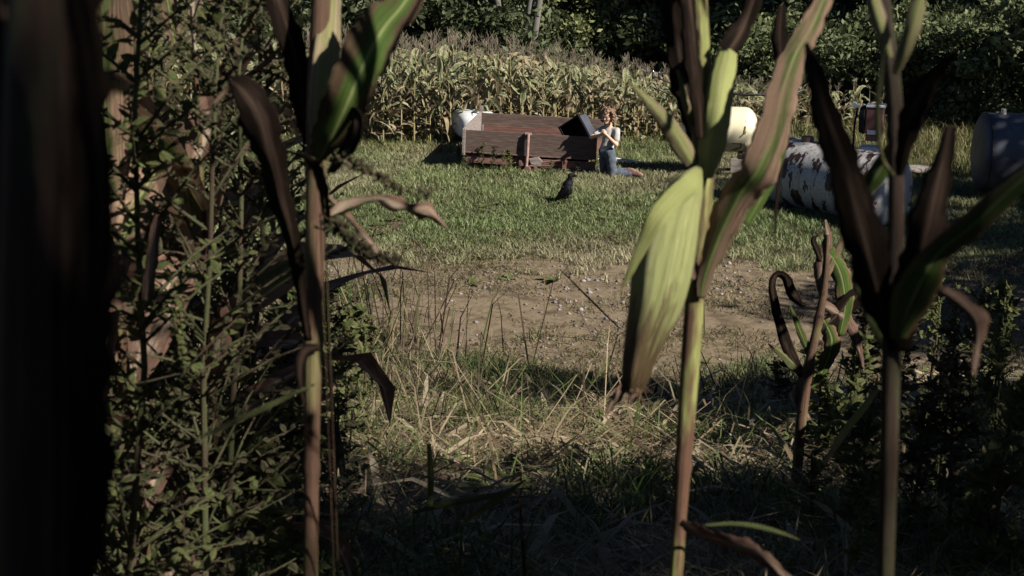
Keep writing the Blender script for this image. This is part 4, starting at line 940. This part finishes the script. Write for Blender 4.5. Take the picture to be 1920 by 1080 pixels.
leaf_at(pbn, [(1314, 560, D - .02, 8), (1322, 520, D - .03, 15), (1347, 450, D - .05, 25), (1388, 365, D - .08, 33), (1420, 320, D - .1, 35), (1450, 250, D - .1, 33), (1466, 177, D - .1, 29), (1492, 100, D - .09, 27), (1526, 42, D - .07, 21), (1560, -40, D, 14)], M['lmixed'], 23, .3, .08, .12, label='long leaf slanting to the upper right, dry above and green below')
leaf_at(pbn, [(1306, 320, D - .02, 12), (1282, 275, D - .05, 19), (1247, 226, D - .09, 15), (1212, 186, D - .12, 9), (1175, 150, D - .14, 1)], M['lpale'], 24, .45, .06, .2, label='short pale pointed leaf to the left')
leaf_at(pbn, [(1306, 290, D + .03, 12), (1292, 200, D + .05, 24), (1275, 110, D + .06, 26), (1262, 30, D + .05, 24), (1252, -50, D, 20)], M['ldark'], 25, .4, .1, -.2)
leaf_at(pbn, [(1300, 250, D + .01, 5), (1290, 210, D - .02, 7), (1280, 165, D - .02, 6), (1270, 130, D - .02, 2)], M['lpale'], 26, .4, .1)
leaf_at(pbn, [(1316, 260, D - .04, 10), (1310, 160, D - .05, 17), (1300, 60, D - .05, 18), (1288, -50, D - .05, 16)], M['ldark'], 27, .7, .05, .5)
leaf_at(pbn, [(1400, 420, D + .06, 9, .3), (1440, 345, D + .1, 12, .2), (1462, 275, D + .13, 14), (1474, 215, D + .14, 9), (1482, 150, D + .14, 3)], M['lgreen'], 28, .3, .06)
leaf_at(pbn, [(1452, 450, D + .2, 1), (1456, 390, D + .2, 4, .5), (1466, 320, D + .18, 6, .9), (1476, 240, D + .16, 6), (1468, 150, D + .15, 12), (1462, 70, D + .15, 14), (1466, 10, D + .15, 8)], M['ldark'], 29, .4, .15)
leaf_at(pbn, [(1276, 978, D - .03, 7), (1310, 998, D - .10, 13, .3), (1350, 1012, D - .16, 12, .5), (1400, 1030, D - .2, 16, .2), (1440, 1052, D - .24, 13), (1480, 1095, D - .27, 9)], M['ldry'], 30, .35, .3, label='dry brown leaf drooping at the foot of the picture')
leaf_at(pbn, [(1300, 525, D - .03, 6), (1292, 500, D - .04, 12), (1290, 470, D - .045, 12), (1300, 440, D - .04, 6)], M['ldry'], 31, .4, .1)
# the ear: overlapping husk round a fat spindle
EAR = [(1310, 316, 8), (1292, 348, 28), (1268, 400, 44), (1254, 450, 51), (1242, 508, 53), (1232, 562, 49), (1216, 615, 40), (1203, 658, 32), (1193, 700, 26), (1186, 728, 18)]
E_ = crom(EAR, 34); W = [P(a[0], a[1], D - .06 - .02 * math.sin(i / 33 * 3.1)) for i, a in enumerate(E_)]; hw = [a[2] * D / FPX for a in E_]
mb = MB(); n = 40; vs = []; at = []; fs = []; L = 0
for i, p in enumerate(W):
    t = (W[min(i + 1, 33)] - W[max(i - 1, 0)]).normalized(); v = (CP - p).normalized(); s1 = t.cross(v).normalized(); s2 = t.cross(s1)
    if i: L += (p - W[i - 1]).length
    for k in range(n):
        a = 2 * math.pi * k / n; rr = hw[i] * (1 + .035 * math.sin(a * 5 + i * .05) + .02 * math.sin(a * 13 + i * .03) + .05 * ((a * 2.0 / 6.283 + .2 + i * .004) % 1 - .5))
        vs.append(p + (s1 * math.cos(a) + s2 * math.sin(a)) * rr); at.append((abs(a - math.pi) * 1.6 + .25, L, .37))
for i in range(33):
    for k in range(n): fs.append((i * n + k, i * n + (k + 1) % n, (i + 1) * n + (k + 1) % n, (i + 1) * n + k))
fs += [tuple(range(n)), tuple(33 * n + k for k in reversed(range(n)))]
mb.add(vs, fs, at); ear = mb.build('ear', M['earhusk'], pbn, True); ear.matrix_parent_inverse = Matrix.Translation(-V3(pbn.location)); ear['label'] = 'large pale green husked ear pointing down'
def hk(pts, mat, seed, fold=.5, name='husk', roll=0, ruf=.05):
    o = leaf_at(None, pts, mat, seed, fold, ruf, roll, name=name); o.parent = ear; return o
hk([(1314, 322, D - .07, 10), (1298, 342, D - .10, 20), (1262, 374, D - .12, 20), (1230, 414, D - .13, 17), (1204, 464, D - .12, 12), (1181, 512, D - .11, 7), (1163, 548, D - .1, 1)], M['husk'], 41, .35, roll=-.2)
for q in range(7):
    rq = random.Random(60 + q); x0 = 1172 + q * 6; x1 = x0 - 14 + rq.uniform(-16, 18); y1 = 745 + rq.uniform(-8, 26)
    hk([(x0 + 4, 690, D - .07 - .003 * (q % 3), 7), (x0, 715, D - .07, 8), ((x0 + x1) / 2 + rq.uniform(-5, 5), (715 + y1) / 2, D - .07, 5), (x1, y1, D - .07, 1)], M['ltan' if q % 2 else 'ldry'], 70 + q, .5, ruf=.3)
hk([(1205, 640, D - .06, 14), (1190, 690, D - .06, 18), (1172, 730, D - .06, 11), (1150, 752, D - .06, 9), (1138, 775, D - .06, 3)], M['ldry'], 43, .4)
rs = random.Random(8); m = MB()
for i in range(40):
    x_, y_ = rs.uniform(1172, 1202), rs.uniform(698, 722); ex, ey = x_ + rs.gauss(-8, 16), y_ + rs.uniform(14, 40); dd = D - .06 + rs.uniform(-.015, .015)
    m.tube([P(x_, y_, dd), P((x_ + ex) / 2 + rs.uniform(-5, 5), (y_ + ey) / 2, dd), P(ex, ey, dd + rs.uniform(-.01, .01))], [.0016, .0015, .0008], 4)
o = m.build('silk', M['silk'], ear)
# right plant
D2 = 1.35
pc = plant('corn_plant', 'dark shaded corn stalk at the right with leaves spreading both ways', 1665, D2)
stalk_at(pc, [(1650, -60, D2, 12), (1662, 60, D2, 15), (1674, 160, D2, 16), (1679, 260, D2, 15), (1680, 380, D2, 15), (1678, 480, D2, 16), (1674, 580, D2, 19), (1670, 700, D2, 18), (1667, 860, D2, 16), (1660, 1100, D2, 15)], M['stalkshade'], 3, (250, 600))
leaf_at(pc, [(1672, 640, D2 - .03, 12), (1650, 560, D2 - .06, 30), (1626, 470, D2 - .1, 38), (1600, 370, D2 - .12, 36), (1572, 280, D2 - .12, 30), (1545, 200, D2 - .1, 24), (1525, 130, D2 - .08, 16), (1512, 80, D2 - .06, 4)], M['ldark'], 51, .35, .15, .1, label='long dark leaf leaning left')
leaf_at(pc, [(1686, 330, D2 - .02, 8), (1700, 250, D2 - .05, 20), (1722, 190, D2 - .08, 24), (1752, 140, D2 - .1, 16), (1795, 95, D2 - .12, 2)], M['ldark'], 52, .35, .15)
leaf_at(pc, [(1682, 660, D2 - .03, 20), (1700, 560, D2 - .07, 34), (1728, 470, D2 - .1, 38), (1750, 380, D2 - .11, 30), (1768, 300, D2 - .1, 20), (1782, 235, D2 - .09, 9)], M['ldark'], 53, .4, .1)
leaf_at(pc, [(1684, 640, D2 - .05, 14), (1705, 575, D2 - .09, 36), (1735, 515, D2 - .12, 34), (1765, 470, D2 - .13, 24), (1825, 422, D2 - .16, 24), (1885, 365, D2 - .18, 22), (1960, 300, D2 - .2, 18)], M['lgreen'], 54, .35, .06, .15, label='green leaf reaching to the right edge')
leaf_at(pc, [(1742, 542, D2 - .05, 4), (1770, 550, D2 - .06, 11, .5), (1800, 568, D2 - .06, 13, .2), (1826, 600, D2 - .06, 15, .6), (1833, 650, D2 - .05, 10), (1826, 705, D2 - .05, 2)], M['ldry'], 55, .4, .45, label='curled dry leaf at the right')
leaf_at(pc, [(1678, 140, D2 - .02, 7), (1695, 95, D2 - .04, 13), (1712, 45, D2 - .05, 15), (1728, -20, D2 - .05, 12)], M['lpale'], 56, .45, .08)
leaf_at(pc, [(1668, 110, D2 - .02, 7), (1654, 60, D2 - .03, 14), (1640, 10, D2 - .03, 14), (1628, -40, D2 - .03, 12)], M['lpale'], 57, .45, .08)
leaf_at(pc, [(1676, 330, D2 - .04, 4), (1652, 290, D2 - .1, 4), (1646, 200, D2 - .12, 6), (1655, 120, D2 - .12, 4), (1660, 60, D2 - .12, 1)], M['lpale'], 58, .4, .05)
leaf_at(pc, [(1680, 270, D2 + .02, 8), (1662, 300, D2 + .04, 18), (1640, 335, D2 + .05, 19), (1622, 365, D2 + .06, 8), (1612, 382, D2 + .06, 1)], M['lgreen'], 59, .4, .05)
leaf_at(pc, [(1660, 660, D2 + .02, 6), (1640, 590, D2 + .04, 16), (1618, 520, D2 + .05, 20), (1612, 440, D2 + .06, 14), (1620, 380, D2 + .06, 4)], M['lgreen'], 60, .35, .1)
def topping(par, px, d, seed, h=.75, nl=8):
    """the part of the plant above the picture: more stalk, arching leaves, tassel"""
    r = random.Random(seed); b = P(px, -55, d); mb = MB(); mb.tube([b, b + V3((.01, 0, h * .5)), b + V3((.02, .01, h))], [.011, .009, .005], 10, 0, r.random()); o = mb.build('stalk', M['stalk'], par, True); o.matrix_parent_inverse = Matrix.Translation(-V3(par.location))
    for i in range(nl):
        a = i * 3.14 + r.uniform(-.7, .7) + seed; z0 = .1 + h * .8 * i / 8; d_ = V3((math.cos(a), math.sin(a), 0)); L = r.uniform(.45, .75); pts = [b + V3((.01, 0, z0 + .0 + L * (1.1 * t - 1.05 * t * t))) + d_ * (L * t * .95) for t in [k / 8 for k in range(9)]]
        mb = MB(); ribbon(mb, pts, [.012, .03, .04, .042, .04, .035, .026, .014, .001], [V3((-d_.y, d_.x, 0))] * 9, .25, .15, r.random(), cols=7)
        for v in mb.v: pass
        o = mb.build('leaf', M[r.choice(['lgreen', 'lmixed', 'ldry'])], par, True); o.matrix_parent_inverse = Matrix.Translation(-V3(par.location))
    top = b + V3((.02, .01, h)); mb = MB()
    for i in range(11):
        a = r.uniform(0, 6.28); q = r.uniform(.1, .6); dd = V3((math.cos(a) * q, math.sin(a) * q, 1)).normalized(); L = r.uniform(.16, .28); mb.tube([top, top + dd * L * .5, top + dd * L - V3((0, 0, .05 * q))], [.003, .004, .001], 5)
    o = mb.build('tassel', M['tassel'], par); o.matrix_parent_inverse = Matrix.Translation(-V3(par.location))
topping(pa, 604, NEAR, 1); topping(pbn, 1306, NEAR, 2, .6); topping(pc, 1650, D2, 3, .3, 1)
# near leaves at the left edge
D3 = .62
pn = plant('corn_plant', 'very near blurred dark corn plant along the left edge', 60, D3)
stalk_at(pn, [(70, -80, D3, 50), (60, 200, D3, 52), (50, 600, D3, 52), (45, 1150, D3, 52)], M['stalkshade'], 5)
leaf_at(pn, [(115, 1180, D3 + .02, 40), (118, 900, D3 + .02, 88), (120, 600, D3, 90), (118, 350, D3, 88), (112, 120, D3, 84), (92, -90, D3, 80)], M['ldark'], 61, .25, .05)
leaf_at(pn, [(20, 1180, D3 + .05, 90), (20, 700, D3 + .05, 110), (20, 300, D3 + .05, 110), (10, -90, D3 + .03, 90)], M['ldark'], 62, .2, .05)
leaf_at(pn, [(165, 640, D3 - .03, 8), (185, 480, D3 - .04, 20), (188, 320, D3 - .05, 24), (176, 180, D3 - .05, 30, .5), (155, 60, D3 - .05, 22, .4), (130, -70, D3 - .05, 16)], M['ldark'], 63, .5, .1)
# small broken plant beyond the right stalk
D4 = 4.2
g = P(1502, 800, 5.6); pdl = thing('corn_plant', 'short half dead corn plant with a curled leaf beside the track', 'corn', (g.x, g.y, Tz(g.x, g.y)))
D4 = (V3(pdl.location) - CP).dot(FW)
stalk_at(pdl, [(1552, 440, D4, 3), (1548, 520, D4, 6), (1535, 600, D4, 8), (1518, 680, D4, 9), (1506, 760, D4, 10), (1502, 790, D4, 10)], M['stalkb'], 6, (600, 690))
for pts, mt in [([(1512, 720, D4, 6), (1480, 660, D4, 12), (1458, 590, D4, 8), (1448, 540, D4, 7), (1456, 515, D4, 7, .8), (1474, 522, D4, 9, .4), (1486, 552, D4, 11), (1500, 572, D4, 8, .9), (1514, 568, D4, 2)], 'ldark'),
                ([(1512, 700, D4, 6), (1490, 690, D4, 8), (1462, 662, D4, 5), (1440, 645, D4, 1)], 'weedleaf'), ([(1520, 670, D4, 6), (1500, 620, D4, 7), (1480, 570, D4, 1)], 'lgreen'),
                ([(1530, 620, D4, 8), (1560, 600, D4, 14), (1590, 570, D4, 18, .5), (1622, 540, D4, 12), (1650, 510, D4, 2)], 'ldark'), ([(1545, 560, D4, 8), (1540, 500, D4, 14), (1552, 455, D4, 9), (1548, 412, D4, 2)], 'ldry'),
                ([(1548, 520, D4, 6), (1565, 480, D4, 7), (1585, 440, D4, 5), (1600, 400, D4, 1)], 'lmixed'), ([(1545, 500, D4, 5), (1532, 470, D4, 6), (1525, 450, D4, 5), (1535, 440, D4, 1)], 'ldark'),
                ([(1540, 570, D4, 8), (1575, 590, D4, 12), (1600, 620, D4, 10), (1612, 660, D4, 6), (1620, 700, D4, 1)], 'ldry'), ([(1506, 700, D4, 8), (1500, 750, D4, 10), (1512, 790, D4, 8)], 'ldry'),
                ([(1545, 600, D4, 10), (1560, 640, D4, 16), (1545, 690, D4, 10), (1520, 730, D4, 3)], 'lgreen'), ([(1552, 470, D4, 12), (1575, 510, D4, 17), (1585, 570, D4, 15), (1575, 630, D4, 8)], 'lgreen')]:
    leaf_at(pdl, pts, M[mt], int(pts[1][0]), .3, .15, n=24, cols=7)
# bent seed stems and long single blades
def stemweed(pts, lab, nm='seed_stem', mat='weedleaf', seed=1, k=1.0, dense=26):
    r = random.Random(seed); A_ = crom(pts, 40); W = [P(a[0], a[1], a[2]) for a in A_]; b = W[0].copy(); p = W[0]
    low = []
    q_ = p.copy(); ext = []
    while q_.z > Tz(q_.x, q_.y) - .02 and len(ext) < 60: q_ = q_ + V3((0, 0, -.07)); ext.insert(0, q_.copy())
    W2 = ext + W; base = V3((W2[0].x, W2[0].y, Tz(W2[0].x, W2[0].y)))
    t = thing(nm, lab, 'weed', base); m = MB(); m.tube(W2, [max(.0007, .0012 * (1 - .6 * i / len(W2))) for i in range(len(W2))], 6, 0, .3)
    s_ = m.build('stem', M['stalkb'], t, True); s_.matrix_parent_inverse = Matrix.Translation(-base)
    m = MB()
    for i in range(dense * 6):
        j = r.uniform(len(W) * .12, len(W) - 1.01); i0 = int(j); c = W[i0].lerp(W[i0 + 1], j - i0); f_ = (1 - .5 * j / len(W))
        d = V3((r.gauss(0, 1), r.gauss(0, 1), r.gauss(0, 1))).normalized(); l = r.uniform(.006, .014) * k * f_
        m.tube([c + d * .003, c + d * (l * .6 + .003), c + d * (l + .003)], [.001, .0035 * k * f_, .0008], 5, 0, r.random())
    s_ = m.build('seed_head', M[mat], t, True); s_.matrix_parent_inverse = Matrix.Translation(-base); return t
stemweed([(605, 300, 1.7), (650, 300, 1.68), (700, 325, 1.66), (745, 350, 1.64), (812, 372, 1.62)], 'dark flower spike drooping right just above the crinkled dry leaf', seed=2, mat='weeddark', k=.95)
stemweed([(600, 400, 1.7), (640, 430, 1.66), (670, 460, 1.64), (705, 480, 1.63), (760, 492, 1.62)], 'dark flower spike drooping right just below the crinkled dry leaf', seed=3, mat='weeddark', k=1.05)
stemweed([(925, 1120, 0), ][:0] or [(1585, 1090, 2.5), (1612, 1000, 2.5), (1640, 900, 2.5), (1672, 830, 2.5), (1716, 775, 2.5)], 'yellowish jointed seed stem curving up at the lower right', seed=4, mat='weedleaf', k=1.6)
stemweed([(332, 800, 2.6), (335, 720, 2.6), (334, 640, 2.6), (330, 560, 2.6)], 'sunlit knobbly green stem among the weeds at the left', seed=5, mat='weedleaf', k=2.0)
def blade(pts, lab, mat='weedleaf', seed=0):
    o = leaf_at(None, pts, M[mat], seed, .4, .06, n=24, name='grass_blade'); return tag(o, lab, 'grass blade')
blade([(775, 962, 3.4, 2), (830, 946, 3.4, 6), (900, 934, 3.4, 6), (965, 920, 3.4, 1)], 'long green blade lying across the bottom centre')
blade([(865, 985, 3.4, 2), (905, 955, 3.4, 6), (950, 925, 3.4, 6), (985, 900, 3.4, 1)], 'shorter green blade crossing the long one at bottom centre', seed=1)
blade([(806, 950, 3.3, 6), (808, 890, 3.3, 6), (804, 832, 3.3, 4)], 'upright green blade in the shade left of bottom centre', seed=2)
blade([(85, 985, 1.5, 4), (115, 960, 1.5, 12), (160, 930, 1.5, 9), (185, 915, 1.5, 1)], 'bright short blade in the dark lower left corner', seed=3)
blade([(50, 842, 1.6, 2), (100, 845, 1.6, 5), (155, 850, 1.6, 1)], 'level green blade above the dark lower left corner', seed=4)
blade([(1320, 985, 1.8, 2), (1380, 982, 1.8, 4), (1440, 992, 1.8, 5), (1500, 1012, 1.8, 1)], 'thin arching blade right of the foot of the ear stalk', seed=5)
blade([(1545, 870, 3.2, 3), (1580, 815, 3.2, 7), (1615, 770, 3.2, 7), (1648, 730, 3.2, 2)], 'straight yellowish blade slanting up beside the dark right stalk', 'lpale', seed=6)
blade([(275, 565, 2.3, 10), (282, 500, 2.3, 12), (290, 440, 2.3, 9), (294, 402, 2.3, 3)], 'upright dead brown leaf among the left weeds', 'ldry', seed=7)
blade([(975, 935, 2.6, 2), (978, 1000, 2.6, 3), (985, 1080, 2.6, 3)], 'thin reddish dead stem at the bottom centre', 'ldark', seed=8)
blade([(1165, 618, 3.9, 1.2), (1130, 585, 3.9, 1.6), (1090, 545, 3.9, 1.6), (1050, 505, 3.9, .6)], 'thin diagonal seed stem left of the ear', 'ldark', seed=9)

# ------------------------------------------------------------------ weeds of the bank
def weed_mesh(seed, H, dens, lsz):
    r = random.Random(seed); mb = MB(); lm = MB(); sp_ = MB()
    pts = []; p = V3((0, 0, -.03)); ln = V3((r.uniform(-.12, .12), r.uniform(-.12, .12), 1))
    for i in range(8): pts.append(p.copy()); p += (ln + V3((r.uniform(-.08, .08), r.uniform(-.08, .08), 0))) * H / 7
    mb.tube(pts, [.008 * (1.1 - i / 9) + .001 for i in range(8)], 6, 0, r.random())
    for i in range(int(dens)):
        t = r.uniform(.12, 1); k = t * 7; i0 = min(int(k), 6); b = pts[i0].lerp(pts[i0 + 1], k - i0); a = r.uniform(0, 6.28); L = H * .27 * (1.15 - t * .7) * r.uniform(.6, 1.2)
        d = V3((math.cos(a), math.sin(a), r.uniform(.3, 1.1))).normalized(); q1 = b + d * L * .55; q2 = b + d * L + V3((0, 0, -.08 * L))
        mb.tube([b, q1, q2], [.0035, .0025, .001], 4, 0, r.random())
        for j in range(20):
            f_ = (j + 1) / 20; c = b.lerp(q1, f_ * 2) if f_ < .5 else q1.lerp(q2, f_ * 2 - 1); aa = r.uniform(0, 6.28); dd = (V3((math.cos(aa), math.sin(aa), r.uniform(-.3, .5))) + d * .6).normalized()
            l = lsz * r.uniform(.4, 1.6); sdv = dd.cross(V3((r.uniform(-1, 1), r.uniform(-1, 1), 1))).normalized(); dr_ = V3((0, 0, -l * r.uniform(0, .4)))
            ribbon(lm, [c, c + dd * l * .35 + dr_ * .1, c + dd * l * .7 + dr_ * .45, c + dd * l + dr_], [.001, l * .24, l * .19, .0005], [sdv] * 4, .3, .1, r.random(), 0, 3)
    for i in range(5):                          # spikes of small seeds on top
        a = r.uniform(0, 6.28); d = V3((math.cos(a) * .35, math.sin(a) * .35, 1)).normalized(); b = pts[-1] - V3((0, 0, r.uniform(0, .25) * H)); L = H * .12
        for j in range(26):
            c = b + d * L * j / 26; v = V3((r.gauss(0, 1), r.gauss(0, 1), r.gauss(0, 1))).normalized() * .007; sp_.tube([c, c + v, c + v * 1.7], [.001, .0035, .001], 4)
    b0 = len(lm.v)
    lm.v += sp_.v; lm.a += sp_.a; lm.f += [tuple(i + b0 for i in f) for f in sp_.f]; lm.m += [0] * len(sp_.f)
    return mb.mesh('stem', [M['weedstem']], True), lm.mesh('foliage', [M['weeddark' if seed % 2 else 'weedleaf']])
WD = [weed_mesh(200 + i, 1.45, 66, 0.014 + .003 * i) for i in range(5)]; WS = [weed_mesh(220 + i, .55, 26, .022 + .01 * i) for i in range(3)]
rw = random.Random(12)
def weed(px, d, hs, small=False, label=None, group=None, dx=0):
    a, b = rw.choice(WS if small else WD); w0 = P(px, 540, d); x_, y_ = w0.x + dx, w0.y
    o = thing('weed', label, 'weed', (x_, y_, Tz(x_, y_)), rw.uniform(0, 6.28), group); o.scale = (1, 1, hs)
    put(bpy.data.objects.new('stem', a), o); put(bpy.data.objects.new('foliage', b), o); return o
for px, d, hs in [(215, 2.7, 1.15), (262, 3.2, 1.35), (310, 2.9, 1.1), (345, 3.9, 1.5), (372, 3.1, 1.2), (408, 3.6, 1.35), (235, 4.3, 1.7), (300, 4.8, 1.7), (425, 4.4, 1.3), (455, 3.9, .95), (350, 5.2, 1.75), (250, 3.7, 1.45), (200, 3.3, 1.3), (405, 5.2, 1.5), (140, 2.6, 1.2), (160, 3.6, 1.4), (70, 3.0, 1.3), (480, 5.0, .9), (280, 5.9, 1.9), (215, 5.4, 1.9)]:
    weed(px, d, hs, False, 'tall leafy weed in the tangle left of the left corn stalk', 'tall weeds at the left')
CD = []
for k in range(4):
    a, b = corn_mesh(400 + k, 1.7, .75); CD.append((a.mesh('corn_plant', [M['stalkb'], M['lmixed'], M['ldry']]), b.mesh('tassel', [M['tassel']])))
for i, (px, d, hs, lb) in enumerate([(235, 3.0, 1.12, 'half dry corn plant at the far left of the tall weeds'), (300, 3.7, 1.1, 'half dry corn plant in the middle of the tall weeds'), (385, 3.3, 1.05, 'half dry corn plant at the right of the tall weeds'), (450, 4.6, 1.0, 'half dry corn plant just left of the hanging dead leaf'), (340, 5.0, 1.3, 'half dry corn plant at the back of the tall weeds')]):
    w0 = P(px, 540, d); o = put(bpy.data.objects.new('corn_plant', CD[i % 4][0])); o.location = (w0.x, w0.y, Tz(w0.x, w0.y)); o.rotation_euler = (0, 0, i * 1.3); o.scale = (1.15, 1.15, hs); tag(o, lb, 'corn'); put(bpy.data.objects.new('tassel', CD[i % 4][1]), o)
for px, d, hs in [(490, 3.3, 1.2), (530, 4.2, 1.4), (560, 5.2, 1.5), (610, 5.8, 1.6), (640, 6.6, 1.5), (575, 6.9, 1.6), (675, 7.6, 1.3), (520, 6.0, 1.8), (700, 8.7, 1.1), (640, 8.2, 1.4), (600, 4.6, 1.0), (545, 7.6, 1.8)]:
    weed(px, d, hs, True, 'low leafy weed on the bank around the left corn stalk', 'low weeds on the left bank')
for px, d, hs in [(1560, 6.5, 1.1), (1600, 5.8, 1.3), (1650, 6.8, 1.5), (1700, 5.5, 1.5), (1750, 6.2, 1.6), (1800, 5.2, 1.5), (1850, 6.6, 1.7), (1900, 5.6, 1.7), (1780, 7.6, 1.5), (1880, 7.9, 1.7), (1690, 8.3, 1.2), (1820, 4.3, 1.3), (1900, 4.0, 1.3), (1610, 7.9, .9), (1730, 4.4, 1.1), (1480, 8.4, .8), (1840, 9.3, 1.5), (1900, 9.8, 1.6), (1640, 4.6, 1.0), (1560, 4.5, .8)]:
    weed(px, d, hs, True, 'dark leafy weed on the shaded bank behind the right corn stalk', 'weeds on the right bank')
for px, py, s_ in [(885, 312, .62), (905, 318, .8), (925, 322, .75), (945, 326, .65), (872, 318, .5), (862, 308, .5), (1030, 330, .45), (1085, 328, .35), (955, 322, .7)]:
    g = G(px, py); a, b = rw.choice(WS); o = thing('weed', 'low weed growing against the near side of the wagon', 'weed', g, rw.uniform(0, 6.28), 'weeds against the wagon'); o.scale = (s_,) * 3
    put(bpy.data.objects.new('stem', a), o); put(bpy.data.objects.new('foliage', b), o)

# ------------------------------------------------------------------ corn rows round the viewpoint and unseen trees added for shade
ro = random.Random(31)
NM = []
for k in range(5):
    a, b = corn_mesh(300 + k, 2.2, .25); NM.append((a.mesh('corn_plant', FM), b.mesh('tassel', [M['tassel']])))
NC = [a_ for a_ in (corn_mesh(300 + k, 2.2, .25) for k in range(5))]
NA = [(np.array(a.v + b.v), a.f + [tuple(i + len(a.v) for i in f) for f in b.f], np.array(a.a + b.a), a.m + [3] * len(b.f)) for a, b in NC]
LIT = [(.23, 1.86, 3.55), (.24, 1.86, 3.9), (.20, 1.86, 3.3), (-.2, 1.8, 3.95), (-.26, 1.86, 3.5), (.32, 1.86, 4.1), (.62, 1.7, 3.6), (-1.4, 3.4, 3.9), (-.9, 4, 3.8)]
LITG = [tuple(G(px, py)) for px, py in [(880, 850), (700, 890), (1130, 900), (1030, 1000), (960, 1050), (820, 1010), (1200, 860), (640, 840), (1350, 900), (1130, 820)]] + [tuple(P(870, 945, 3.4)), tuple(P(806, 890, 3.3))]
def clear(x_, y_, top):
    for (a, b, c) in LITG:
        dx, dy = x_ - a, y_ - b; t = dx * SUN_AZ.x + dy * SUN_AZ.y
        if t > 0 and abs(dx * SUN_AZ.y - dy * SUN_AZ.x) < .40 and c + t * math.tan(SUN_EL) < top: return False
    for (a, b, c) in LIT:
        dx, dy = x_ - a, y_ - b; t = dx * SUN_AZ.x + dy * SUN_AZ.y
        if t > 0 and abs(dx * SUN_AZ.y - dy * SUN_AZ.x) < .42 and c + t * math.tan(SUN_EL) < top: return False
    return True
spots = []
for yy in np.arange(-2.6, 9.0, .75):
    e_ = .39 * max(yy, .6) + .75
    for x_ in np.arange(e_, e_ + 3.2, .32): spots.append((x_, yy))
    if yy < 5:
        for x_ in np.arange(-e_ - 2.2, -e_, .36): spots.append((x_, yy))
for yy in (-.9, -1.6, -2.3):
    for x_ in np.arange(-1.1, 1.2, .34): spots.append((x_, yy))
GUARD = [(.62, .12), (.72, .0), (.55, -.05), (.85, .12)]  # extra unseen corn added to keep sun off the near left plant
VV = []; AA = []; F4 = []; M4 = []; off = 0
for x_, y_ in spots + GUARD:
    x_ += ro.uniform(-.08, .08); y_ += ro.uniform(-.08, .08)
    if x_ > .95 and not clear(x_, y_, Tz(x_, y_) + 2.2): continue
    v, f, a, m_ = NA[ro.randrange(5)]; an = ro.uniform(0, 6.28); c_, n_ = math.cos(an) * 1.15, math.sin(an) * 1.15
    VV.append(np.stack([v[:, 0] * c_ - v[:, 1] * n_ + x_, v[:, 0] * n_ + v[:, 1] * c_ + y_, v[:, 2] * ro.uniform(.92, 1.06) + Tz(x_, y_)], -1)); AA.append(a)
    for ff, mm in zip(f, m_):
        if len(ff) == 4: F4.append([i + off for i in ff]); M4.append(mm)
    off += len(v)
no = put(bpy.data.objects.new('corn_stand', mesh_np('corn_stand', np.vstack(VV), F4=F4, mats=FM + [M['tassel']], attrs={'lc': np.vstack(AA)}, fm=M4)))
tag(no, 'rows of tall corn standing beside and behind the viewpoint', 'corn field', kind='stuff')
kinds['slender'] = [tree_meshes(90 + i, 9.0, .6, 3.3, 6500, .15, DK) for i in range(2)]
kinds['canopy'] = [tree_meshes(80 + i, 9.0, .6, 3.3, 8500, .11, DK) for i in range(2)]
for x_, y_, s_, sz2, lb in [(8.8, .8, .62, .68, 'unseen tall tree added for shade, right of the viewpoint'), (10.4, 4.3, .6, .66, 'unseen tall tree added for shade, beyond the nearest one on the right'), (6.1, .75, .32, .66, 'unseen slender tree added for shade, just right of the viewpoint'),
        (11.4, 9.6, .72, .72, 'tall tree beside the yard, off to the right'), (14.0, 14.0, .95, .95, 'tall tree shading the blue grey tank'), (4.7, -2.8, .38, .75, 'unseen slender tree added for shade, behind and right of the viewpoint'), (3.2, 1.3, .25, .48, 'unseen narrow young tree added to shade the left weeds, nearest the viewpoint'), (3.4, 2.15, .36, .5, 'small slender tree right beside the corn rows'), (-4.4, 0, .9, .95, 'unseen tall tree added to block sky, left of the viewpoint'), (1.0, -4.6, 1, 1, 'unseen tall tree added to block sky behind the viewpoint'), (-3.2, -4.2, 1, 1, 'unseen tall tree added to block sky behind and left of the viewpoint'), (-1.5, -1.3, .85, .8, 'unseen tall tree added over the viewpoint to block sky'), (-5.0, 4.2, .8, .85, 'unseen tall tree added to block sky, off to the left'), (7.3, 5.0, .55, .62, 'unseen thin crowned tree added to dapple the bank, off to the right')]:
    tree('slender' if 'small slender' in lb else 'canopy', x_, y_, s_, lb, None).scale = (s_, s_, sz2)  # mostly unseen trees added to block sun and sky from the foreground
